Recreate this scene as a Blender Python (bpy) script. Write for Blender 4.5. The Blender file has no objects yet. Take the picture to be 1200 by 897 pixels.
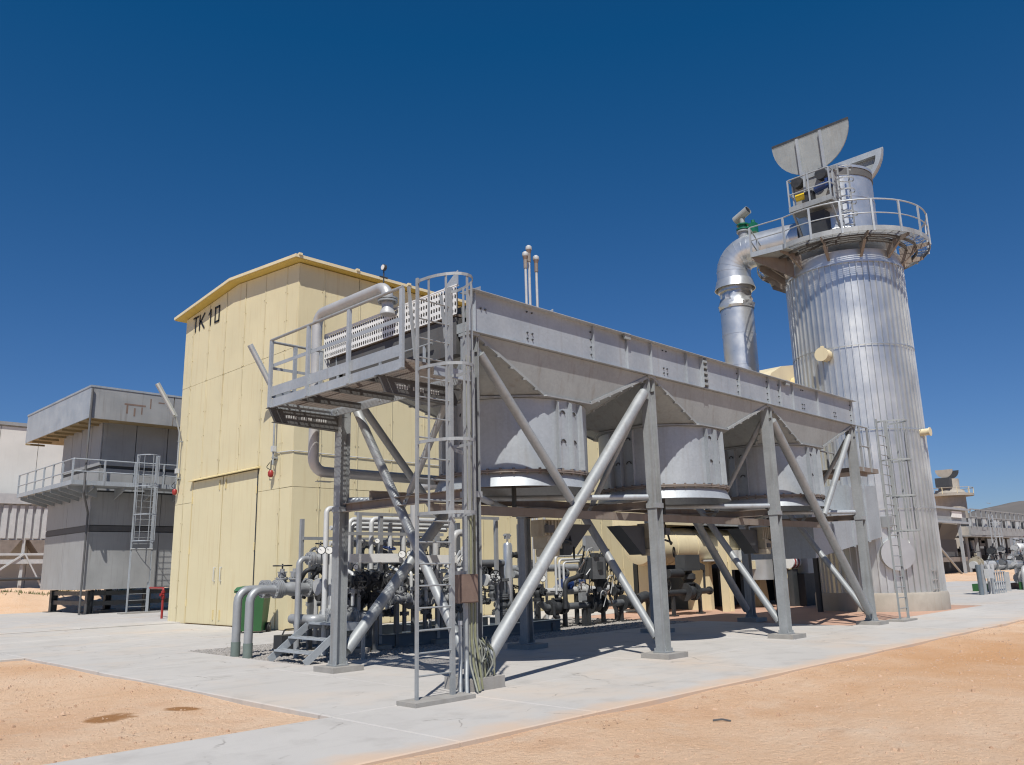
import bpy, bmesh, math, random
from mathutils import Vector as V, Matrix
from math import sin, cos, pi, radians
scene = bpy.context.scene
COL = scene.collection
rnd = random.Random(7)

# ------------------------------------------------------------------ camera
YAW, PITCH, ROLL = radians(45.244), radians(12.694), radians(-1.376)
fwd = V((sin(YAW)*cos(PITCH), cos(YAW)*cos(PITCH), sin(PITCH)))
rgt = V((cos(YAW), -sin(YAW), 0)); upv = rgt.cross(fwd)
r2 = cos(ROLL)*rgt + sin(ROLL)*upv; u2 = -sin(ROLL)*rgt + cos(ROLL)*upv
cd = bpy.data.cameras.new('camera'); cam = bpy.data.objects.new('camera', cd); COL.objects.link(cam)
mw = Matrix((r2, u2, -fwd)).transposed().to_4x4(); mw.translation = V((-8.332, -9.173, 1.65))
cam.matrix_world = mw
cd.sensor_width = 36; cd.lens = 964.737/1200*36; cd.clip_end = 20000; cd.clip_start = .1
scene.camera = cam

# ------------------------------------------------------------------ light
SX, SY = .55, .46                       # horizontal travel of the sunlight per metre of fall
el = math.atan(1/math.hypot(SX, SY)); az = math.atan2(-SX, -SY)
w = bpy.data.worlds.new('World'); scene.world = w; w.use_nodes = True
nt = w.node_tree; bg = nt.nodes['Background']
sky = nt.nodes.new('ShaderNodeTexSky'); sky.sky_type = 'NISHITA'; sky.sun_disc = False
sky.sun_elevation = el; sky.sun_rotation = az % (2*pi)
sky.altitude = 0; sky.air_density = 1.0; sky.dust_density = 0.0; sky.ozone_density = 4.0
# deep, slightly polarised blue: one even grade of the whole sky
sp_ = nt.nodes.new('ShaderNodeSeparateColor'); cb_ = nt.nodes.new('ShaderNodeCombineColor'); nt.links.new(sky.outputs[0], sp_.inputs[0])
for i_, (k_, o_) in enumerate(((.56,-.39),(.62,-.03),(.88,.07))):
    m_ = nt.nodes.new('ShaderNodeMath'); m_.operation = 'MULTIPLY_ADD'; m_.inputs[1].default_value = k_; m_.inputs[2].default_value = o_
    x_ = nt.nodes.new('ShaderNodeMath'); x_.operation = 'MAXIMUM'; x_.inputs[1].default_value = .06
    nt.links.new(sp_.outputs[i_], m_.inputs[0]); nt.links.new(m_.outputs[0], x_.inputs[0]); nt.links.new(x_.outputs[0], cb_.inputs[i_])
nt.links.new(cb_.outputs[0], bg.inputs[0]); bg.inputs[1].default_value = .081
sd = bpy.data.lights.new('sun', 'SUN'); sun = bpy.data.objects.new('sun', sd); COL.objects.link(sun)
sd.energy = 4.9; sd.angle = radians(.5); sd.color = (1, .965, .90)
sun.rotation_euler = V((SX, SY, -1)).to_track_quat('-Z', 'Y').to_euler()
scene.view_settings.view_transform = 'Standard'; scene.view_settings.look = 'None'
scene.view_settings.exposure = 0; scene.view_settings.gamma = 1
scene.cycles.max_bounces = 6; scene.cycles.diffuse_bounces = 2
scene.cycles.pixel_filter_type = 'BLACKMAN_HARRIS'; scene.cycles.filter_width = 1.15

# ------------------------------------------------------------------ helpers
class MB:
    def __init__(s): s.v = []; s.f = []
    def add(s, vs, fs):
        n = len(s.v); s.v += [V(a) for a in vs]; s.f += [tuple(i+n for i in f) for f in fs]; return s
    def hexa(s, p):                       # 8 points: bottom 4 ccw, top 4 ccw
        return s.add(p, [(3,2,1,0),(4,5,6,7),(0,1,5,4),(1,2,6,5),(2,3,7,6),(3,0,4,7)])
    def box(s, x0, x1, y0, y1, z0, z1):
        return s.hexa([(x0,y0,z0),(x1,y0,z0),(x1,y1,z0),(x0,y1,z0),(x0,y0,z1),(x1,y0,z1),(x1,y1,z1),(x0,y1,z1)])
    def cbox(s, c, d): 
        return s.box(c[0]-d[0]/2, c[0]+d[0]/2, c[1]-d[1]/2, c[1]+d[1]/2, c[2]-d[2]/2, c[2]+d[2]/2)
    def frame(s, a, b, up=(0,0,1)):
        a, b = V(a), V(b); t = (b-a).normalized(); u = V(up)
        if abs(t.dot(u.normalized())) > .98: u = V((1,0,0))
        sd_ = t.cross(u).normalized(); return a, b, t, sd_, sd_.cross(t)
    def bar(s, a, b, w_, h, up=(0,0,1)):
        a, b, t, x, y = s.frame(a, b, up)
        q = [(-w_/2,-h/2),(w_/2,-h/2),(w_/2,h/2),(-w_/2,h/2)]
        return s.hexa([a+x*i+y*j for i,j in q]+[b+x*i+y*j for i,j in q])
    def ibeam(s, a, b, w_, h, t_=.012, up=(0,0,1)):
        a, b, t, x, y = s.frame(a, b, up)
        for k in (-1, 1): s.bar(a+y*(k*(h-t_)/2), b+y*(k*(h-t_)/2), w_, t_, y)
        return s.bar(a, b, t_, h-2*t_-.002, y)
    def channel(s, a, b, w_, h, t_=.012, side=1, up=(0,0,1)):
        a, b, t, x, y = s.frame(a, b, up)
        for k in (-1, 1): s.bar(a+y*(k*(h-t_)/2), b+y*(k*(h-t_)/2), w_, t_, y)
        return s.bar(a+x*(side*(w_-t_)/2), b+x*(side*(w_-t_)/2), t_, h-2*t_-.002, y)
    def tube(s, a, b, r, n=12, r1=None, caps=True):
        a, b, t, x, y = s.frame(a, b); r1 = r if r1 is None else r1
        c = [x*cos(2*pi*i/n)+y*sin(2*pi*i/n) for i in range(n)]
        fs = [(i,(i+1)%n,n+(i+1)%n,n+i) for i in range(n)]
        if caps: fs += [tuple(range(n-1,-1,-1)), tuple(range(n,2*n))]
        return s.add([a+k*r for k in c]+[b+k*r1 for k in c], fs)
    def rounded(s, pts, R, k=5):
        pts = [V(p) for p in pts]; out = [pts[0]]
        for i in range(1, len(pts)-1):
            p = pts[i]; d0 = (pts[i-1]-p); d1 = (pts[i+1]-p); ang = d0.angle(d1)
            tl = min(R/math.tan(ang/2), d0.length*.49, d1.length*.49) if ang < 3.1 else 0
            if tl < 1e-4: out.append(p); continue
            d0.normalize(); d1.normalize(); bis = (d0+d1).normalized()
            Rr = tl*math.tan(ang/2); c = p+bis*(Rr/math.sin(ang/2))
            a0 = (p+d0*tl)-c; a1 = (p+d1*tl)-c; th = a0.angle(a1)
            for j in range(k+1):
                u = j/k; out.append(c+(a0*sin((1-u)*th)+a1*sin(u*th))/sin(th))
        out.append(pts[-1]); return out
    def pipe(s, pts, r, R=None, n=12, k=5, caps=True):
        P = s.rounded(pts, R if R else r*2.2, k) if len(pts) > 2 else [V(p) for p in pts]
        T = [(P[min(i+1,len(P)-1)]-P[max(i-1,0)]).normalized() for i in range(len(P))]
        u = V((0,0,1)) if abs(T[0].z) < .9 else V((1,0,0))
        x = T[0].cross(u).normalized(); vs = []; fs = []
        for i, p in enumerate(P):
            x = (x-T[i]*x.dot(T[i])).normalized(); y = x.cross(T[i])
            vs += [p+x*(r*cos(2*pi*j/n))+y*(r*sin(2*pi*j/n)) for j in range(n)]
            if i: fs += [((i-1)*n+j,i*n+j,i*n+(j+1)%n,(i-1)*n+(j+1)%n) for j in range(n)]
        if caps: fs += [tuple(range(n)), tuple(range(len(P)*n-1,(len(P)-1)*n-1,-1))]
        return s.add(vs, fs)
    def strip(s, pts, w_, t_, up=(0,0,1)):
        for a, b in zip(pts, pts[1:]): s.bar(a, b, t_, w_, up)
        return s
    def lathe(s, prof, o, ax=(0,0,1), n=24, closed=False):
        o = V(o); t = V(ax).normalized(); u = V((0,0,1)) if abs(t.z) < .9 else V((1,0,0))
        x = t.cross(u).normalized(); y = t.cross(x); vs = []; fs = []
        for r, h in prof: vs += [o+t*h+x*(r*cos(2*pi*j/n))+y*(r*sin(2*pi*j/n)) for j in range(n)]
        m = len(prof)
        for i in range(m if closed else m-1):
            i2 = (i+1) % m
            fs += [(i*n+j,i*n+(j+1)%n,i2*n+(j+1)%n,i2*n+j) for j in range(n)]
        if not closed: fs += [tuple(range(n-1,-1,-1)), tuple(range((m-1)*n,m*n))]
        return s.add(vs, fs)
    def prism(s, poly, d):
        poly = [V(p) for p in poly]; d = V(d); n = len(poly)
        return s.add(poly+[p+d for p in poly], [tuple(range(n-1,-1,-1)), tuple(range(n,2*n))]+[(i,(i+1)%n,n+(i+1)%n,n+i) for i in range(n)])
    def flange(s, p, ax, r, t_=.03, n=14, bolts=0, br=.014):
        p = V(p); a = V(ax).normalized(); s.tube(p-a*t_/2, p+a*t_/2, r, n)
        if bolts:
            u = V((0,0,1)) if abs(a.z) < .9 else V((1,0,0)); x = a.cross(u).normalized(); y = a.cross(x)
            for i in range(bolts):
                q = p+x*(r*.8*cos(2*pi*i/bolts))+y*(r*.8*sin(2*pi*i/bolts)); s.tube(q-a*(t_/2+.02), q+a*(t_/2+.02), br, 6)
        return s
    def ring(s, c, ax, R, r, n=20, m=6):
        c = V(c); a = V(ax).normalized(); u = V((0,0,1)) if abs(a.z) < .9 else V((1,0,0)); x = a.cross(u).normalized(); y = a.cross(x)
        vs = []; fs = []
        for i in range(n):
            d = x*cos(2*pi*i/n)+y*sin(2*pi*i/n)
            vs += [c+d*(R+r*cos(2*pi*j/m))+a*(r*sin(2*pi*j/m)) for j in range(m)]
            fs += [(i*m+j,((i+1)%n)*m+j,((i+1)%n)*m+(j+1)%m,i*m+(j+1)%m) for j in range(m)]
        return s.add(vs, fs)
    def mesh(s, name, mat, off=V((0,0,0)), ang=38):
        me = bpy.data.meshes.new(name); me.from_pydata([v-off for v in s.v], [], s.f)
        bm = bmesh.new(); bm.from_mesh(me); bmesh.ops.recalc_face_normals(bm, faces=bm.faces); bm.to_mesh(me); bm.free()
        me.polygons.foreach_set('use_smooth', [True]*len(me.polygons)); me.set_sharp_from_angle(angle=radians(ang))
        me.materials.append(mat); return me
    def build(s, name, mat, parent=None, **kw):
        off = base(parent) if parent else V((0,0,0))
        o = bpy.data.objects.new(name, s.mesh(name, mat, off)); COL.objects.link(o)
        if parent: o.parent = parent
        for k, v in kw.items(): o[k] = v
        return o
def base(o):
    p = V((0,0,0))
    while o: p += o.location; o = o.parent
    return p
def thing(name, label, cat, loc, group=None):
    o = bpy.data.objects.new(name, None); COL.objects.link(o); o.location = loc; o.empty_display_size = .3
    o['label'] = label; o['category'] = cat
    if group: o['group'] = group
    return o
def struct(name, loc=(0,0,0)):
    o = bpy.data.objects.new(name, None); COL.objects.link(o); o.location = loc; o['kind'] = 'structure'; return o
def tag(o, label, cat, group=None):
    o['label'] = label; o['category'] = cat
    if group: o['group'] = group
    return o
def inst(me, name, parent, loc, rot=None):
    o = bpy.data.objects.new(name, me); COL.objects.link(o); o.parent = parent; o.location = V(loc)-base(parent)
    if rot: o.rotation_euler = rot
    return o
def copy_tree(o, parent=None):
    c = o.copy(); COL.objects.link(c); c.parent = parent
    for ch in list(o.children): copy_tree(ch, c)
    return c
def kids(o):
    return list(o.children)

# ------------------------------------------------------------------ materials
def mat(name, c1, c2=None, rough=.5, metal=0, scale=3, bump=.1, fine=60, streak=0, sc=None, spangle=0, rv=.12, noise_contrast=.25, stretch=(1,1,1), spec=.5):
    m = bpy.data.materials.new(name); m.use_nodes = True; n = m.node_tree.nodes; L = m.node_tree.links
    b = n['Principled BSDF']; c2 = c2 or tuple(x*.8 for x in c1)
    tc = n.new('ShaderNodeNewGeometry'); mp = n.new('ShaderNodeMapping'); mp.inputs['Scale'].default_value = stretch
    L.new(tc.outputs['Position'], mp.inputs[0]); src = mp.outputs[0]
    no = n.new('ShaderNodeTexNoise'); no.inputs['Scale'].default_value = scale; no.inputs['Detail'].default_value = 7; no.inputs['Roughness'].default_value = .62
    L.new(src, no.inputs['Vector'])
    rp = n.new('ShaderNodeMapRange'); rp.inputs[1].default_value = .5-noise_contrast; rp.inputs[2].default_value = .5+noise_contrast
    L.new(no.outputs[0], rp.inputs[0])
    mx = n.new('ShaderNodeMix'); mx.data_type = 'RGBA'; mx.inputs[6].default_value = (*c2,1); mx.inputs[7].default_value = (*c1,1)
    L.new(rp.outputs[0], mx.inputs[0]); out = mx.outputs[2]
    if spangle:
        vo = n.new('ShaderNodeTexVoronoi'); vo.inputs['Scale'].default_value = spangle; L.new(src, vo.inputs['Vector'])
        sp = n.new('ShaderNodeSeparateColor'); L.new(vo.outputs['Color'], sp.inputs[0])
        r3 = n.new('ShaderNodeMapRange'); r3.inputs[3].default_value = .95; r3.inputs[4].default_value = 1.04; L.new(sp.outputs[0], r3.inputs[0])
        mm = n.new('ShaderNodeMix'); mm.data_type = 'RGBA'; mm.blend_type = 'MULTIPLY'; mm.inputs[0].default_value = 1
        L.new(out, mm.inputs[6]); L.new(r3.outputs[0], mm.inputs[7]); out = mm.outputs[2]
    if streak:
        m2 = n.new('ShaderNodeMapping'); m2.inputs['Scale'].default_value = (9,9,.5); L.new(tc.outputs['Position'], m2.inputs[0])
        n2 = n.new('ShaderNodeTexNoise'); n2.inputs['Scale'].default_value = 1; n2.inputs['Detail'].default_value = 5; L.new(m2.outputs[0], n2.inputs['Vector'])
        r4 = n.new('ShaderNodeMapRange'); r4.inputs[1].default_value = .55; r4.inputs[2].default_value = .8; r4.inputs[4].default_value = streak; L.new(n2.outputs[0], r4.inputs[0])
        m3 = n.new('ShaderNodeMix'); m3.data_type = 'RGBA'; L.new(r4.outputs[0], m3.inputs[0]); L.new(out, m3.inputs[6]); m3.inputs[7].default_value = (*(sc or (.2,.15,.1)),1); out = m3.outputs[2]
    L.new(out, b.inputs['Base Color'])
    b.inputs['Metallic'].default_value = metal; b.inputs['Specular IOR Level'].default_value = spec
    rr = n.new('ShaderNodeMapRange'); rr.inputs[3].default_value = max(.05, rough-rv); rr.inputs[4].default_value = min(1, rough+rv); L.new(rp.outputs[0], rr.inputs[0]); L.new(rr.outputs[0], b.inputs['Roughness'])
    if bump:
        nf = n.new('ShaderNodeTexNoise'); nf.inputs['Scale'].default_value = fine; nf.inputs['Detail'].default_value = 4; L.new(src, nf.inputs['Vector'])
        bp = n.new('ShaderNodeBump'); bp.inputs['Strength'].default_value = bump; bp.inputs['Distance'].default_value = .02; L.new(nf.outputs[0], bp.inputs['Height']); L.new(bp.outputs[0], b.inputs['Normal'])
    return m
M = {}
M['galv'] = mat('galvanised_steel', (.38,.40,.41), (.26,.275,.28), .55, .25, 1.6, .03, 40, .6, (.20,.175,.15), 30)
M['galv_new'] = mat('bright_galvanised_sheet', (.44,.475,.505), (.335,.365,.392), .5, .28, 1.1, .02, 30, .45, (.28,.262,.245), 26)
M['galv_dull'] = mat('weathered_and_shaded_galvanised', (.365,.39,.392), (.265,.285,.287), .6, .15, 1.1, .03, 30, .5, (.21,.18,.14), 24)  # weathered sheet; the darker tone also carries shade on hoppers and a ladder
M['galv_brown'] = mat('stained_and_shaded_steel', (.285,.245,.215), (.19,.163,.143), .7, .2, 3, .08, 50, .5, (.2,.1,.055))  # stained steel; also paints the shaded underside of the walkway grating
M['alu'] = mat('aluminium_cladding', (.70,.71,.695), (.57,.578,.567), .40, .86, .8, .015, 3, .35, (.47,.42,.35), 0, .1)
M['alu_smooth'] = mat('smooth_aluminium_jacket', (.68,.70,.71), (.56,.58,.59), .36, .72, 1.5, .03, 10, 0)
M['silver'] = mat('silver_paint', (.52,.52,.515), (.43,.43,.425), .45, .3, 2, .03, 30, .2, (.3,.27,.23))
M['steel_dk'] = mat('dark_and_shaded_steel', (.125,.125,.125), (.085,.085,.086), .7, .2, 3, .05, 50, .3, (.12,.07,.04))  # dark steel; also paints shade on header box, walkway underside and far hoppers
M['cream'] = mat('cream_painted_panel', (.69,.608,.39), (.635,.555,.345), .42, 0, .55, .5, 1.6, .5, (.52,.39,.19))
M['cream_light'] = mat('pale_cream_paint', (.72,.63,.42), (.64,.55,.36), .5, 0, 1.2, .03, 25, .3, (.45,.33,.18))
M['cream_trim'] = mat('cream_trim', (.66,.55,.30), (.57,.46,.23), .5, 0, 2, .03)
M['bounce_soffit'] = mat('bounce_lit_ochre', (.66,.47,.11), (.56,.39,.08), .6, 0, 2, .03)  # strong yellow paints the bounced light under the eaves
M['seam'] = mat('joint_sealant', (.50,.42,.25), (.40,.33,.19), .8)
M['black'] = mat('black_paint', (.018,.018,.02), (.012,.012,.012), .5, 0)
M['dark'] = mat('dark_grey_paint', (.07,.075,.08), (.048,.052,.056), .5, .2, 6)
M['darker'] = mat('dark_iron', (.05,.053,.058), (.03,.032,.035), .55, .2, 6)
M['pipe'] = mat('grey_painted_pipe', (.36,.375,.385), (.29,.30,.31), .45, .3, 5, .04, 50, .2, (.25,.21,.17))
M['pipe_dk'] = mat('dark_pipe_paint', (.18,.19,.20), (.12,.127,.135), .45, .3, 5, .04)
M['pipe_lt'] = mat('light_pipe_paint', (.52,.525,.525), (.42,.425,.425), .45, .15, 4, .04, 50, .25, (.4,.33,.25))
M['pale'] = mat('pale_grey_paint', (.56,.57,.57), (.47,.48,.48), .5, .1, 3, .03, 40, .25, (.35,.3,.24))
M['white'] = mat('white_paint', (.78,.78,.76), (.68,.68,.66), .5, 0, 3, .03)
M['glass'] = mat('gauge_face', (.75,.75,.72), (.7,.7,.68), .2, 0)
M['green'] = mat('green_plastic', (.03,.115,.035), (.022,.09,.028), .45, 0, 2, .03)
M['green_lid'] = mat('green_lid', (.025,.13,.05), (.02,.1,.04), .4, 0, 2)
M['green_valve'] = mat('green_valve_paint', (.01,.16,.09), (.01,.11,.06), .4, 0, 5)
M['green_pipe'] = mat('green_wrap', (.16,.20,.18), (.12,.15,.135), .6, 0, 5)
M['red'] = mat('red_paint', (.33,.03,.025), (.25,.022,.02), .4, 0, 5)
M['blue'] = mat('blue_paint', (.02,.05,.18), (.015,.035,.12), .4, 0, 5)
M['blue_grey'] = mat('blue_grey_skid', (.15,.185,.215), (.11,.135,.16), .55, .1, 3, .05, 40, .3, (.16,.13,.11))
M['yellow'] = mat('yellow_paint', (.75,.55,.03), (.65,.45,.02), .45, 0, 5)
M['rust'] = mat('rusty_plate', (.26,.185,.15), (.17,.12,.095), .75, .2, 5, .1, 40, .4, (.1,.05,.03))
M['tan_box'] = mat('tan_motor_paint', (.42,.38,.29), (.29,.25,.185), .6, .1, 6, .05, 40, .5, (.2,.13,.07))
M['cable'] = mat('cable_sheath', (.30,.31,.27), (.16,.165,.14), .6, 0, 8)
M['cable_y'] = mat('yellow_green_cable', (.27,.27,.16), (.18,.185,.12), .5, 0, 8)
M['rubber'] = mat('rubber', (.02,.02,.02), (.015,.015,.015), .7)
M['brown_soffit'] = mat('brown_soffit', (.36,.27,.14), (.26,.19,.10), .7, 0, 2, .05, 30, .4, (.15,.1,.06))
M['clad_grey'] = mat('grey_clad_panel', (.37,.375,.372), (.285,.29,.288), .55, .2, .9, .04, 20, .65, (.21,.195,.18))
M['clad_pale'] = mat('pale_clad_panel', (.68,.665,.62), (.61,.595,.55), .6, .05, .7, .03, 20, .2, (.45,.42,.36))
M['footing'] = mat('footing_concrete', (.36,.345,.32), (.27,.255,.235), .85, 0, 4, .3, 60, .3, (.25,.2,.15))
M['plinth'] = mat('plinth_concrete', (.42,.38,.325), (.31,.28,.235), .85, 0, 2, .2, 50, .4, (.3,.22,.16))
M['floor_red'] = mat('dusty_red_floor', (.52,.33,.24), (.42,.26,.19), .9, 0, .6, .2, 50)

def concrete_mat():
    m = mat('concrete_paving', (.52,.495,.465), (.45,.43,.405), .8, 0, .55, .12, 70, 0, noise_contrast=.3)
    n = m.node_tree.nodes; L = m.node_tree.links; b = n['Principled BSDF']
    old = b.inputs['Base Color'].links[0].from_socket
    g = n.new('ShaderNodeNewGeometry')
    def layer(old, sc_, lo, hi, amt, col, stretch=None):
        src = g.outputs['Position']
        if stretch:
            mp = n.new('ShaderNodeMapping'); mp.inputs['Scale'].default_value = stretch; L.new(src, mp.inputs[0]); src = mp.outputs[0]
        t = n.new('ShaderNodeTexNoise'); t.inputs['Scale'].default_value = sc_; t.inputs['Detail'].default_value = 8; t.inputs['Roughness'].default_value = .65; L.new(src, t.inputs['Vector'])
        r = n.new('ShaderNodeMapRange'); r.inputs[1].default_value = lo; r.inputs[2].default_value = hi; r.inputs[4].default_value = amt; L.new(t.outputs[0], r.inputs[0])
        x = n.new('ShaderNodeMix'); x.data_type = 'RGBA'; L.new(r.outputs[0], x.inputs[0]); L.new(old, x.inputs[6]); x.inputs[7].default_value = (*col,1); return x.outputs[2]
    o = layer(old, .33, .5, .70, .55, (.57,.45,.34))         # sand dust patches
    o = layer(o, 1.7, .52, .72, .5, (.33,.31,.285))        # grime
    o = layer(o, 1.0, .52, .72, .42, (.36,.345,.32), (.25,2.2,1))
    o = layer(o, 22, .55, .8, .18, (.3,.28,.26))
    sx = n.new('ShaderNodeSeparateXYZ'); L.new(g.outputs['Position'], sx.inputs[0])
    def math_(op, a, c=None):
        t = n.new('ShaderNodeMath'); t.operation = op
        for i, v in enumerate((a, c)):
            if v is None: continue
            if isinstance(v, (int, float)): t.inputs[i].default_value = v
            else: L.new(v, t.inputs[i])
        return t.outputs[0]
    def edge(sock, at, wdt):
        r = n.new('ShaderNodeMapRange'); r.inputs[1].default_value = at; r.inputs[2].default_value = at+wdt; r.inputs[3].default_value = 1; r.inputs[4].default_value = 0; L.new(sock, r.inputs[0]); return r.outputs[0]
    e1 = edge(sx.outputs[1], -2.66, .75)
    nn = n.new('ShaderNodeTexNoise'); nn.inputs['Scale'].default_value = 1.4; nn.inputs['Detail'].default_value = 8; L.new(g.outputs['Position'], nn.inputs['Vector'])
    r = n.new('ShaderNodeMapRange'); r.inputs[1].default_value = .8; r.inputs[2].default_value = 1.25; r.inputs[4].default_value = .8; L.new(math_('ADD', math_('MULTIPLY', e1, .72), nn.outputs[0]), r.inputs[0])
    x = n.new('ShaderNodeMix'); x.data_type = 'RGBA'; L.new(r.outputs[0], x.inputs[0]); L.new(o, x.inputs[6]); x.inputs[7].default_value = (.60,.43,.30,1); o = x.outputs[2]
    # hair cracks
    vo = n.new('ShaderNodeTexVoronoi'); vo.feature = 'DISTANCE_TO_EDGE'; vo.inputs['Scale'].default_value = .33
    nz = n.new('ShaderNodeTexNoise'); nz.inputs['Scale'].default_value = 2.2; nz.inputs['Detail'].default_value = 6; L.new(g.outputs['Position'], nz.inputs['Vector'])
    va = n.new('ShaderNodeVectorMath'); va.operation = 'MULTIPLY_ADD'; L.new(nz.outputs[1], va.inputs[0]); va.inputs[1].default_value = (.6,.6,0); L.new(g.outputs['Position'], va.inputs[2]); L.new(va.outputs[0], vo.inputs['Vector'])
    ck = edge(vo.outputs[0], .0015, .004); pm = n.new('ShaderNodeMapRange'); pm.inputs[1].default_value = .5; pm.inputs[2].default_value = .6; pm.inputs[4].default_value = .55; L.new(nn.outputs[0], pm.inputs[0])
    x = n.new('ShaderNodeMix'); x.data_type = 'RGBA'; L.new(math_('MULTIPLY', ck, pm.outputs[0]), x.inputs[0]); L.new(o, x.inputs[6]); x.inputs[7].default_value = (.17,.15,.13,1); o = x.outputs[2]
    L.new(o, b.inputs['Base Color']); return m
M['concrete'] = concrete_mat()

def sand_mat():
    m = bpy.data.materials.new('orange_sand'); m.use_nodes = True; n = m.node_tree.nodes; L = m.node_tree.links; b = n['Principled BSDF']
    g = n.new('ShaderNodeNewGeometry'); pos = g.outputs['Position']
    def noise(sc_, det=8, st=None, dist=0):
        src = pos
        if st:
            mp = n.new('ShaderNodeMapping'); mp.inputs['Scale'].default_value = st; L.new(src, mp.inputs[0]); src = mp.outputs[0]
        t = n.new('ShaderNodeTexNoise'); t.inputs['Scale'].default_value = sc_; t.inputs['Detail'].default_value = det; t.inputs['Roughness'].default_value = .65; t.inputs['Distortion'].default_value = dist; L.new(src, t.inputs['Vector']); return t.outputs[0]
    def rng(s, lo, hi, a=0, z=1):
        r = n.new('ShaderNodeMapRange'); r.inputs[1].default_value = lo; r.inputs[2].default_value = hi; r.inputs[3].default_value = a; r.inputs[4].default_value = z; L.new(s, r.inputs[0]); return r.outputs[0]
    def mix(f, a, c):
        x = n.new('ShaderNodeMix'); x.data_type = 'RGBA'; L.new(f, x.inputs[0])
        if isinstance(a, tuple): x.inputs[6].default_value = (*a,1)
        else: L.new(a, x.inputs[6])
        if isinstance(c, tuple): x.inputs[7].default_value = (*c,1)
        else: L.new(c, x.inputs[7])
        return x.outputs[2]
    o = mix(rng(noise(.35), .38, .62), (.71,.47,.30), (.77,.56,.395))
    o = mix(rng(noise(.16, 6), .54, .68, 0, .7), o, (.60,.33,.175))
    o = mix(rng(noise(2.3), .52, .72, 0, .5), o, (.72,.56,.42))
    o = mix(rng(noise(9), .56, .75, 0, .35), o, (.52,.33,.205))
    o = mix(rng(noise(45, 3), .58, .72, 0, .5), o, (.70,.55,.42))
    o = mix(rng(noise(70, 3), .58, .70, 0, .6), o, (.27,.155,.09))
    o = mix(rng(noise(1.1, 8, (.6,2.4,1)), .56, .72, 0, .35), o, (.46,.26,.15))
    for cx, cy, rx, ry, k_ in ((8.5,-4.3,6.5,2.1,.95),(24,-6,14,3.5,.8),(6,-8,6,1.6,.35),(-3.2,9.5,1.4,2.2,.5)):
        sp = n.new('ShaderNodeVectorMath'); sp.operation = 'SUBTRACT'; L.new(pos, sp.inputs[0]); sp.inputs[1].default_value = (cx,cy,0)
        dv = n.new('ShaderNodeVectorMath'); dv.operation = 'MULTIPLY'; L.new(sp.outputs[0], dv.inputs[0]); dv.inputs[1].default_value = (1/rx,1/ry,0)
        ln = n.new('ShaderNodeVectorMath'); ln.operation = 'LENGTH'; L.new(dv.outputs[0], ln.inputs[0])
        ad = n.new('ShaderNodeMath'); ad.operation = 'MULTIPLY_ADD'; L.new(noise(.8, 7), ad.inputs[0]); ad.inputs[1].default_value = 1.5; L.new(ln.outputs['Value'], ad.inputs[2])
        o = mix(rng(ad.outputs[0], .9, 1.9, k_, 0), o, (.62,.35,.18))
    # two wet patches near the path, with a shape of their own
    for cx, cy, rx, ry in ((-4.25,2.08,.34,.30),(-3.34,1.98,.28,.17)):
        sp = n.new('ShaderNodeVectorMath'); sp.operation = 'SUBTRACT'; L.new(pos, sp.inputs[0]); sp.inputs[1].default_value = (cx,cy,0)
        rt = n.new('ShaderNodeVectorRotate'); rt.inputs['Axis'].default_value = (0,0,1); rt.inputs['Angle'].default_value = radians(45); L.new(sp.outputs[0], rt.inputs['Vector'])
        dv = n.new('ShaderNodeVectorMath'); dv.operation = 'MULTIPLY'; L.new(rt.outputs[0], dv.inputs[0]); dv.inputs[1].default_value = (1/rx,1/ry,0)
        ln = n.new('ShaderNodeVectorMath'); ln.operation = 'LENGTH'; L.new(dv.outputs[0], ln.inputs[0])
        ad = n.new('ShaderNodeMath'); ad.operation = 'MULTIPLY_ADD'; L.new(noise(3.2, 7), ad.inputs[0]); ad.inputs[1].default_value = 1.8; L.new(ln.outputs['Value'], ad.inputs[2])
        o = mix(rng(ad.outputs[0], 1.6, 1.95, .9, 0), o, (.33,.155,.055))
    # thin grass and dust on the bank at the far left
    L.new(o, b.inputs['Base Color']); b.inputs['Roughness'].default_value = .95; b.inputs['Specular IOR Level'].default_value = .15
    h1 = noise(14, 8); h2 = noise(60, 4); ad = n.new('ShaderNodeMath'); ad.operation = 'MULTIPLY_ADD'; L.new(h2, ad.inputs[0]); ad.inputs[1].default_value = .4; L.new(h1, ad.inputs[2])
    bp = n.new('ShaderNodeBump'); bp.inputs['Strength'].default_value = .9; bp.inputs['Distance'].default_value = .06; L.new(ad.outputs[0], bp.inputs['Height']); L.new(bp.outputs[0], b.inputs['Normal'])
    return m
M['sand'] = sand_mat()
M['stone'] = mat('loose_stone', (.43,.40,.37), (.2,.187,.175), .9, 0, 9, .2, 60)
M['pebble'] = mat('sandy_pebble', (.62,.45,.32), (.33,.19,.11), .9, 0, 1.5, .1, 60)
M['hill'] = mat('scrub_hill', (.17,.15,.135), (.10,.095,.09), .95, 0, .006, 0)
M['grass'] = mat('dry_scrub', (.20,.19,.085), (.12,.125,.05), .9, 0, 5, 0)

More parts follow.
